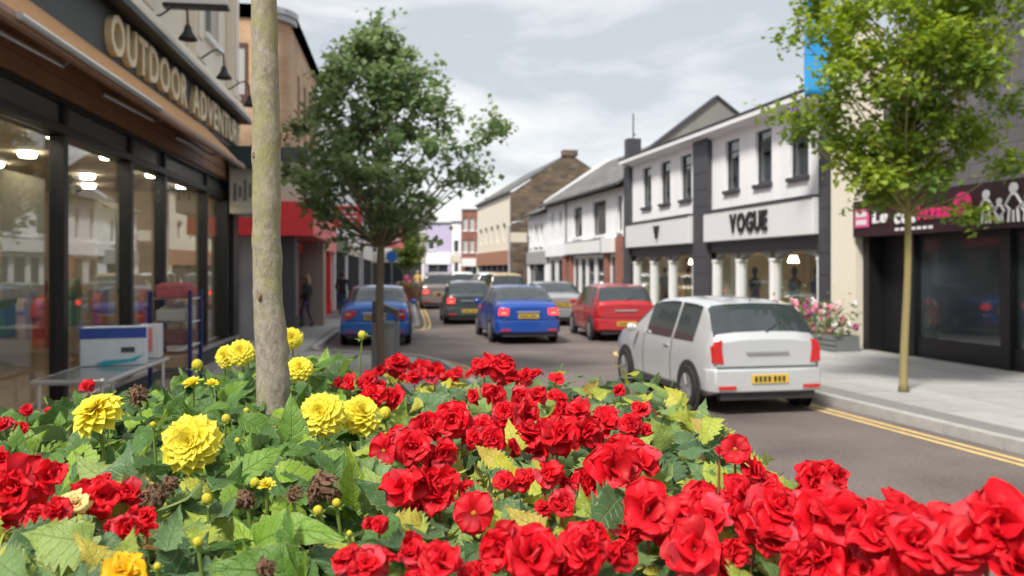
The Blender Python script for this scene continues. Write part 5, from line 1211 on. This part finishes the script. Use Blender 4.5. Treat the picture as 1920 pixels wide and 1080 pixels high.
BL = [leaf_mesh('leaf', M_bleaf, 0.26+0.04*(k % 3), 0, 0.26, 0.30+0.14*(k % 2), 0.12+0.10*k, 50+k, asym=0.18*(1 if k % 2 else -1), basew=0.45, twist=0.35*(k-2)) for k in range(5)]
# --- petal meshes
def petal_mesh(name, m, kind, seed):
    rn = random.Random(seed); mb = MB(); uv = []; nv, nu = (7, 6) if kind == 'd' else (7, 12)
    for i in range(nv+1):
        v = i/nv
        if kind == 'd': w = 0.30*(0.30+0.70*math.sin(math.pi*min(1, 0.03+v*0.74)))*(1-v**4.5)**0.7
        else: w = 0.60*(0.22+0.78*math.sin(math.pi*min(1, 0.02+v*0.70))**0.9)*(1-v**6)**0.5
        for j in range(nu+1):
            u = -1+2*j/nu; x = u*w
            if kind == 'd':
                z = 0.75*u*u*w*(1-0.5*v) + 0.12*v*(1-v) - 0.10*v*v + 0.02*math.sin(seed*3+v*7)
                y = v - 0.05*u*u*v
            else:
                z = 0.30*u*u*w + 0.20*v*(1-v) - 0.20*v**3 + 0.075*v*math.sin(u*6.5+seed*1.7)*(0.4+0.6*v) + 0.045*v*v*math.sin(u*12+seed*2.3)
                y = v*(1-0.10*abs(u)**2*v) + 0.02*v*math.sin(u*7+seed)
            mb.v.append((x, y, z)); uv.append(((u+1)/2, v))
    for i in range(nv):
        for j in range(nu): mb.f.append((i*(nu+1)+j, i*(nu+1)+j+1, (i+1)*(nu+1)+j+1, (i+1)*(nu+1)+j)); mb.mi.append(0)
    mb.uv = uv
    return mb.mesh(name, m, smooth=True)
PD = [petal_mesh('petal', M_petY, 'd', k) for k in range(3)]
PB = [petal_mesh('petal', M_petR, 'b', k) for k in range(5)]
PBk = [petal_mesh('petal', M_petK, 'b', k+9) for k in range(2)]
PP = [petal_mesh('petal', M_petP, 'b', k+20) for k in range(3)]
PO = [petal_mesh('petal', M_petO, 'b', k+30) for k in range(3)]
rec_me = MB().ball((0,0,-0.02), 0.10, 10, 6, 0, (1,1,0.9)).mesh('flower', M_stem, True)
recY_me = MB().ball((0,0,0.04), 0.13, 10, 6, 0, (1,1,0.8)).mesh('flower', M_petO, True)
cen_mb = MB()
for k in range(26):
    a = k*2.4; q = 0.012*math.sqrt(k)*1.6; cen_mb.ball((q*math.cos(a), q*math.sin(a), 0.06+0.05*(1-k/26)), 0.022, 6, 4)
cen_me = cen_mb.mesh('flower', M_cent, True)
def basis(axis, spin=0.0):
    z = Vector(axis).normalized(); q = z.to_track_quat('Z', 'Y'); return q.to_matrix().to_4x4() @ Matrix.Rotation(spin, 4, 'Z')
def petal_m(th, ph, ln, wd, r0, roll=0.0, zoff=0.0):
    d = Vector((math.sin(th)*math.cos(ph), math.sin(th)*math.sin(ph), math.cos(th)))
    n = Vector((-math.cos(th)*math.cos(ph), -math.cos(th)*math.sin(ph), math.sin(th)))
    x = d.cross(n); m = Matrix((x, d, n)).transposed().to_4x4()
    m.translation = d*r0 + Vector((0, 0, zoff))
    return m @ Matrix.Rotation(roll, 4, 'Y') @ Matrix.Diagonal((wd, ln, ln, 1))
PC = {}
def put_flower(plant, pos, size, axis, kind, rn):
    Rr = size/2
    PC[plant.name] = PC.get(plant.name, 0) + (84 if kind == 'dahlia' else 17)
    base = plant.location
    me = {'dahlia': recY_me, 'small_dahlia': recY_me, 'single': cen_me}.get(kind, rec_me)
    fl = link('flower', me, plant)
    fl.matrix_local = Matrix.Translation(Vector(pos)-base) @ basis(axis, rn.uniform(0, 6)) @ Matrix.Scale(Rr, 4)
    def P(me_, th, ph, ln, wd, r0, roll=0.0, z=0.0): link('petal', me_, fl, mw=petal_m(th, ph, ln, wd, r0, roll, z))
    if kind == 'dahlia':
        n = 84
        for i in range(n):
            t = i/(n-1); th = R(6+112*t**0.72)+rn.gauss(0, .05); ph = i*2.39996+rn.gauss(0, .06)
            ln = (0.13+0.76*min(1, t*1.35)**0.85)*rn.uniform(.94, 1.05)
            P(PD[i % 3], th, ph, ln, (0.42+0.55*min(1, t*1.6))*rn.uniform(.9, 1.1)*0.98, 0.08+0.06*t, rn.gauss(0, .05), 0.13*(1-t)-0.05)
    elif kind == 'small_dahlia':
        for i in range(34):
            t = i/33; P(PD[i % 3], R(5+62*t)+rn.gauss(0,.06), i*2.39996, 0.55+0.45*t, 0.5+0.25*t, 0.06, rn.gauss(0,.2))
    elif kind == 'single':
        for i in range(4): P(PB[i % 5], R(76+rn.uniform(-8,6)), i*1.5708+rn.gauss(0,.1), 0.95*rn.uniform(.85,1.1), (0.95 if i % 2 else 1.15), 0.04, rn.gauss(0,.1))
        P(PBk[0], R(100), rn.uniform(0,6), 0.95, 0.9, 0.05)
    else:
        S1, S2 = {'begonia': (PB, PBk), 'peach': (PP, PP), 'gold': (PO, PO)}[kind]
        v_ = rn.random() if size < 0.085 else 0.6
        if v_ < 0.45: lay = [(4, 84, 1.08, 1.35), (4, 60, 0.98, 1.2), (4, 38, 0.78, 0.9), (3, 18, 0.52, 0.55)]
        elif v_ < 0.75: lay = [(4, 96, 1.1, 1.25), (5, 66, 0.95, 1.15), (6, 46, 0.8, 0.75), (6, 28, 0.66, 0.55), (4, 12, 0.5, 0.4)]
        else: lay = [(3, 80, 1.1, 1.5), (3, 50, 1.02, 1.35), (3, 26, 0.7, 0.8)]
        for q, (n, th, ln, wd) in enumerate(lay):
            o = rn.uniform(0, 6)
            for i in range(n):
                if rn.random() < 0.08: continue
                me_ = S2[i % len(S2)] if (q == 0 and rn.random() < 0.22) else S1[rn.randrange(len(S1))]
                P(me_, R(th+rn.gauss(0, 13)), o+i*2*math.pi/n+rn.gauss(0, .25), ln*rn.uniform(.78,1.15), wd*rn.uniform(.8,1.2), 0.03, rn.gauss(0, .38))
    return fl
def put_stem(plant, top, foot, r, m):
    b_ = plant.location; t = Vector(top); f = Vector(foot); mid = t.lerp(f, 0.45); mid.z += 0.02; mid.x += (f.x-t.x)*0.1
    MB().tube([t-b_, mid-b_, f-b_], [r*0.8, r, r*1.3], 7, cap=False).build('stem', m, plant, smooth=True)
bm_ = MB().ball((0,0,0), 0.5, 24, 12, 0, (0.86,0.86,1.0))
bm_.v = [(x*(1+0.10*math.cos(8*math.atan2(y,x)+z*3)), y*(1+0.10*math.cos(8*math.atan2(y,x)+z*3)), z) for x, y, z in bm_.v]
bud_me = bm_.mesh('bud', M_bud, True)
cal = MB()
for k in range(6):
    a = k*1.047; c_, s_ = math.cos(a), math.sin(a); p_ = Vector((-s_, c_, 0))*0.17
    v0 = Vector((c_*0.15, s_*0.15, -0.52)); v1 = Vector((c_*0.62, s_*0.62, -0.30)); v2 = Vector((c_*0.95, s_*0.95, -0.10-0.35*(k % 2)))
    cal.add([v0-p_*.6, v0+p_*.6, v1+p_, v2, v1-p_], [(0,1,2,4), (4,2,3)])
cal_me = cal.mesh('sepal', M_stem, True)
def wither_mesh(seed):
    rn = random.Random(seed); mb = MB()
    for k in range(64):
        a = k*2.4; th = rn.uniform(0.1, 2.5); L_ = rn.uniform(.45, .8)
        d = Vector((math.sin(th)*math.cos(a), math.sin(th)*math.sin(a), math.cos(th)*0.8)); sd = d.cross(Vector((rn.gauss(0,1), rn.gauss(0,1), rn.gauss(0,1)))).normalized()
        up = d.cross(sd); vs = []
        for i in range(5):
            c = d*L_*i/4 + up*0.14*math.sin(i*1.9+k) + Vector((0,0,-0.10*i*i/8)); w = 0.15*(1-0.12*i)*rn.uniform(.5,1.2)
            vs += [c-sd*w+up*rn.uniform(-.06,.06), c+up*rn.uniform(.02,.10), c+sd*w+up*rn.uniform(-.06,.06)]
        mb.add(vs, [(i*3+j, i*3+j+1, i*3+j+4, i*3+j+3) for i in range(4) for j in range(2)])
    return mb.mesh('withered_flower', M_wither, False)
WM = [wither_mesh(k) for k in range(3)]

# --- plants: (kind, px, py, label)
PLANTS = [
 ('d', 355, 870, 'dahlia with the largest round yellow bloom at front left'),
 ('d', 190, 800, 'dahlia with a side-on yellow bloom and brown head at far left'),
 ('d', 615, 805, 'dahlia with two yellow blooms side by side right of the trunk'),
 ('d', 575, 680, 'dahlia with yellow blooms just behind the right of the trunk'),
 ('d', 420, 675, 'dahlia with paired yellow blooms just left of the trunk'),
 ('d', 500, 925, 'dahlia with half open yellow buds and withered brown heads'),
 ('d', 400, 1010, 'dahlia with closed yellow buds at the bottom edge'),
 ('d', 680, 650, 'leafy bloomless dahlia in front of the blue saloon'),
 ('d', 480, 775, 'dark leafy dahlia at the foot of the trunk'),
 ('b', 950, 700, 'red begonia on the far crest of the bed before the road'),
 ('b', 745, 690, 'red begonia with one round bloom below the litter bin'),
 ('b', 850, 785, 'red begonia with a large ruffled bloom at the middle of the bed'),
 ('b', 745, 870, 'red begonia with dark crowded blooms below the paired dahlias'),
 ('b', 890, 960, 'red begonia with an open flat bloom showing an orange centre'),
 ('b', 1050, 790, 'red begonia with a tight cluster of blooms right of centre'),
 ('b', 1170, 800, 'red begonia on the right rim of the bed beside the road'),
 ('b', 1110, 890, 'red begonia with a wide bloom among lime leaves'),
 ('b', 1390, 870, 'red begonia on tall reddish stems standing clear against the road'),
 ('b', 1290, 990, 'red begonia with a rose-like bloom at the lower right'),
 ('b', 1470, 960, 'red begonia with broad bright blooms, second from the right corner'),
 ('b', 1660, 1000, 'red begonia with a pale streaked petal near the right corner'),
 ('b', 1850, 970, 'red begonia with very large petals in the right corner'),
 ('b', 1030, 1030, 'red begonia at the bottom edge under the open flat bloom'),
 ('b', 780, 1050, 'red begonia with fading pink blooms at the bottom centre'),
 ('b', 30, 920, 'red begonia with a big dark bloom at the left edge'),
 ('b', 200, 950, 'red begonia with a peach bloom at lower left'),
 ('b', 70, 780, 'red begonia with tiny blooms at the far left rim'),
 ('b', 150, 1060, 'begonia with golden yellow petals at the bottom left'),
]
plants = []
for kd, px, py, lb in PLANTS:
    Y = Ycan(py); p = at(px, py, Y)
    o = thing('dahlia_plant' if kd == 'd' else 'begonia_plant', lb, 'dahlia' if kd == 'd' else 'begonia', (p.x, p.y, 1.18), 0, 'flowers in the raised planter')
    plants.append((kd, Vector((p.x, p.y)), o))
def owner(p, kd):
    return min((q for q in plants if q[0] == kd and PC.get(q[2].name, 0) < 270), key=lambda q: (q[1]-Vector((p.x, p.y))).length)[2]
# --- blooms: px, py, apparent size, kind, facing (or None), depth (or None)
F = [
 (355,830,124,'dahlia',(0.02,-1,0.30),1.50),(602,776,100,'dahlia',(-0.05,-1,0.40),1.86),(680,775,92,'dahlia',(0.45,-0.55,0.6),1.95),(178,770,108,'dahlia',(-0.35,-0.6,0.85),1.78),
 (452,660,56,'dahlia',(0.2,-1,0.4),2.75),(422,668,52,'dahlia',(-0.4,-1,0.3),2.85),(548,634,46,'dahlia',(0.3,-1,0.2),2.75),(563,690,58,'dahlia',(0.3,-0.9,0.7),2.6),
 (500,912,40,'small_dahlia',(0.2,-0.6,1),None),(531,882,34,'small_dahlia',(0.1,-0.7,1),None),(362,722,42,'small_dahlia',(-.2,-.5,1),None),(398,722,30,'small_dahlia',(.2,-.5,1),None),
 (745,684,56,'begonia',None,2.75),(815,697,50,'begonia',None,None),(776,706,36,'begonia',None,None),(858,700,32,'begonia',None,None),(940,690,66,'begonia',None,None),(985,706,42,'begonia',None,None),(1040,712,34,'begonia',None,None),(905,690,44,'begonia',None,None),
 (925,742,58,'begonia',None,None),(700,742,60,'begonia',None,None),(655,718,38,'begonia',None,None),(690,712,40,'begonia',None,None),(1005,742,50,'begonia',None,None),(1048,748,40,'begonia',None,None),
 (850,787,88,'begonia',(-0.1,-1,0.35),None),(720,845,80,'single',(-0.3,-1,0.3),None),(772,838,90,'begonia',(0.1,-1,0.4),None),(757,915,98,'begonia',(0,-1,0.4),None),(826,905,84,'begonia',(0.2,-1,0.5),None),(888,962,104,'single',(0.05,-1,0.35),1.12),
 (927,822,64,'begonia',(-.2,-1,.2),None),(985,775,70,'begonia',None,None),(1052,815,98,'begonia',(0.1,-1,0.6),None),(1010,808,60,'begonia',None,None),(1085,770,56,'begonia',None,None),(1140,795,76,'begonia',None,None),(1183,797,52,'begonia',None,None),(1165,838,60,'begonia',None,None),
 (1148,878,112,'begonia',(0.1,-1,0.7),1.38),(1026,890,66,'begonia',None,None),(1378,842,78,'single',(-0.3,-1,0.35),1.22),(1412,884,68,'begonia',(0.5,-.6,0.3),1.22),(1522,900,86,'begonia',(0.3,-1,0.4),1.12),(1350,845,22,'begonia',None,1.22),
 (1215,955,122,'begonia',(0,-1,0.8),1.10),(1318,948,96,'begonia',(0,-1,0.9),1.12),(1425,972,140,'begonia',(0,-1,0.8),1.05),(1530,975,140,'begonia',(0.2,-1,0.8),1.0),(1302,1030,132,'begonia',(-0.1,-1,0.35),1.0),
 (1650,1000,180,'begonia',(-0.1,-1,0.6),0.93),(1725,1050,170,'begonia',(0,-1,0.5),0.86),(1580,1060,120,'begonia',None,0.95),(1865,985,215,'begonia',(-0.35,-1,0.25),0.80),(1790,1030,170,'begonia',(-.2,-1,.4),0.84),(1905,1060,180,'begonia',None,0.78),
 (32,915,135,'begonia',(0.3,-1,0.3),1.22),(5,865,70,'begonia',None,None),(195,930,84,'begonia',(0.3,-1,0.3),None),(140,948,78,'peach',(-0.2,-0.7,0.9),1.16),(105,960,70,'begonia',None,None),(8,800,42,'begonia',None,2.17),(50,768,26,'begonia',None,2.43),(92,772,24,'begonia',None,2.4),(165,724,34,'begonia',None,2.85),
 (690,1062,84,'begonia',None,None),(830,1058,112,'begonia',None,None),(775,1040,70,'begonia',None,None),(1000,1040,130,'begonia',None,None),(1095,1030,120,'begonia',(0.2,-1,0.8),None),(275,968,50,'begonia',None,None),(238,990,60,'begonia',None,None),
 (235,1075,104,'gold',(-0.1,-0.7,0.9),0.93),
]
# --- buds and withered heads
BUDS = [(370,684,22),(424,785,18),(388,935,22),(596,957,20),(631,943,18),(371,1016,20),(287,796,12),(462,770,12),(679,628,17),(722,775,26),(478,905,20),(445,826,12),(295,1062,16),(655,1000,12)]
WITH = [(257,738,58),(292,930,80),(596,912,96),(462,935,58),(495,1062,60),(320,905,50),(548,925,50)]
xr = random.Random(77)          # smaller blooms tucked between the large ones
for _ in range(60):
    py = 690+390*xr.random()**0.8; x0 = 660 if py < 1000 else 640; x1 = 1080 if py < 720 else (1210 if py < 850 else (1250 if py < 900 else 1560))
    px = xr.uniform(x0, x1); sz = (22+0.11*(py-650))*xr.uniform(0.7, 1.25)
    if all((px-f[0])**2+(py-f[1])**2 > (0.42*(f[2]+sz))**2 for f in F): F.append((px, py+8, sz, 'begonia' if xr.random() < .8 else 'single', None, None))
frn = random.Random(12); FL = []
for px, py, sz, kd, ax, Y in F:
    if Y is None: Y = Ycan(py)
    p = at(px, py, Y); size = sz*Y/FPX
    if ax is None: ax = (frn.gauss(0, .35), -0.8+frn.gauss(0, .2), 0.75+frn.gauss(0, .2))
    po = owner(p, 'd' if 'dahlia' in kd else 'b')
    fl = put_flower(po, p, size*(1.0 if 'dahlia' in kd else (0.86 if sz < 150 else 0.78)), ax, kd, frn)
    if kd == 'begonia' and sz > 34:            # side blooms of the same truss
        for q in range(3 if sz > 80 else 2):
            an = frn.uniform(0, 6.28); off = Vector((math.cos(an)*0.62, 0.25, math.sin(an)*0.30-0.16))*size
            put_flower(po, p+off, size*frn.uniform(.5, .78), (frn.gauss(off.x*6, .5), -0.7+frn.gauss(0, .3), 0.6+frn.gauss(0, .35)), 'begonia', frn)
    FL.append((px, py, sz*0.5, Y))
    a_ = Vector(ax).normalized(); foot = Vector((p.x+frn.uniform(-.03,.03), p.y+0.05, p.z-0.30))
    put_stem(po, p-a_*size*0.08, foot, (0.0035 if sz < 60 else 0.0045) if 'dahlia' in kd else 0.0022, M_stem if 'dahlia' in kd else M_stemR)
for px, py, sz in BUDS:
    Y = Ycan(py) if py > 700 else 2.7; p = at(px, py, Y); po = owner(p, 'd'); s = sz*Y/FPX
    q = basis((frn.gauss(0,.3), -0.2, 1)).to_4x4(); q.translation = p-po.location
    bo = link('bud', bud_me, po, mw=q @ Matrix.Scale(s, 4)); link('sepal', cal_me, bo); link('sepal', cal_me, bo, mw=Matrix.Translation((0,0,0.12)) @ Matrix.Rotation(0.5, 4, 'Z') @ Matrix.Diagonal((0.62,0.62,1.25,1)))
    put_stem(po, p-Vector((0,0,s*.4)), p+Vector((frn.uniform(-.03,.03), 0.03, -0.28)), 0.003, M_stem)
    FL.append((px, py, sz*0.6, Y))
for i, (px, py, sz) in enumerate(WITH):
    Y = Ycan(py); p = at(px, py, Y); po = owner(p, 'd'); s = sz*Y/FPX*0.55
    q = basis((frn.gauss(0,.5), -0.6, 0.5)); q.translation = p-po.location
    link('withered_flower', WM[i % 3], po, mw=q @ Matrix.Scale(s, 4)); put_stem(po, p, p+Vector((0.02, 0.03, -0.28)), 0.0032, M_stem)
    FL.append((px, py, sz*0.35, Y))
# --- leaves
lrn = random.Random(21); cnt = {}
NL = 0; tries = 0
while NL < 2800 and tries < 50000:
    tries += 1
    y = 0.55 + 2.62*lrn.random()**1.05; x = lrn.uniform(max(-1.5, -0.68*y-0.05), 0.58)
    isd = (x < -0.175*y+lrn.gauss(0, .05)) and not (x < -0.33*y-0.02 and y < 1.35)
    z = S(x, y) - abs(lrn.gauss(0, 0.055)) - (0.0 if lrn.random() < .6 else 0.05)
    if y < 1.0: z -= 0.02
    az = lrn.uniform(0, 2*math.pi); pit = R(lrn.gauss(24, 30))
    d = Vector((math.cos(az)*math.cos(pit), math.sin(az)*math.cos(pit), math.sin(pit)))
    n0 = Vector((lrn.gauss(0, .55), -0.55+lrn.gauss(0, .5), 0.8)); n = (n0-d*n0.dot(d)).normalized(); sd = d.cross(n)
    ln = (lrn.uniform(0.058, 0.13) if isd else lrn.uniform(0.048, 0.10))
    c = Vector((x, y, z)); base = c - d*ln*0.5
    if base.y < 0.5: continue
    px, py = proj(c)
    if not (-120 < px < 2040 and py < 1230): continue
    bad = False
    for k in (0.1, 0.5, 0.95):
        q = base + d*ln*k
        if q.y < 0.3: bad = True; break
        ax_, ay_ = proj(q); hw = ln*0.22*FPX/q.y
        for fx, fy, fr, fY in FL:
            if q.y < fY+0.03 and (ax_-fx)**2+(ay_-fy)**2 < (fr*0.80+hw*0.4)**2 and lrn.random() < 0.93: bad = True; break
        # keep the trunk clear
        if q.y < 2.2 and 478 < ax_ < 540 and ay_ < 750: bad = True
        if ay_ < (612 if isd else 655): bad = True
        if bad: break
    if bad: continue
    po = owner(c, 'd' if isd else 'b')
    if cnt.get(po.name, 0) >= 230: continue
    cnt[po.name] = cnt.get(po.name, 0)+1
    m = Matrix((sd, d, n)).transposed().to_4x4(); m.translation = base-po.location
    link('leaf', (DL if isd else BL)[lrn.randrange(5)], po, mw=m @ Matrix.Diagonal((ln*lrn.uniform(.9,1.15), ln, ln, 1)))
    NL += 1
# --- dense undergrowth that fills the bed between the plants
urn = random.Random(31)
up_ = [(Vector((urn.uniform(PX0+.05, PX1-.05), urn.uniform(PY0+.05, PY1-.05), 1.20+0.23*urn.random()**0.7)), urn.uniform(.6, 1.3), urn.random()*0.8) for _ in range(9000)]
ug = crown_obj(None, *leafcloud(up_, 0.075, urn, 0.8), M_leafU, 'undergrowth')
tag(ug, 'dense low green foliage filling the planter beneath the flowers', 'foliage', kind='stuff')
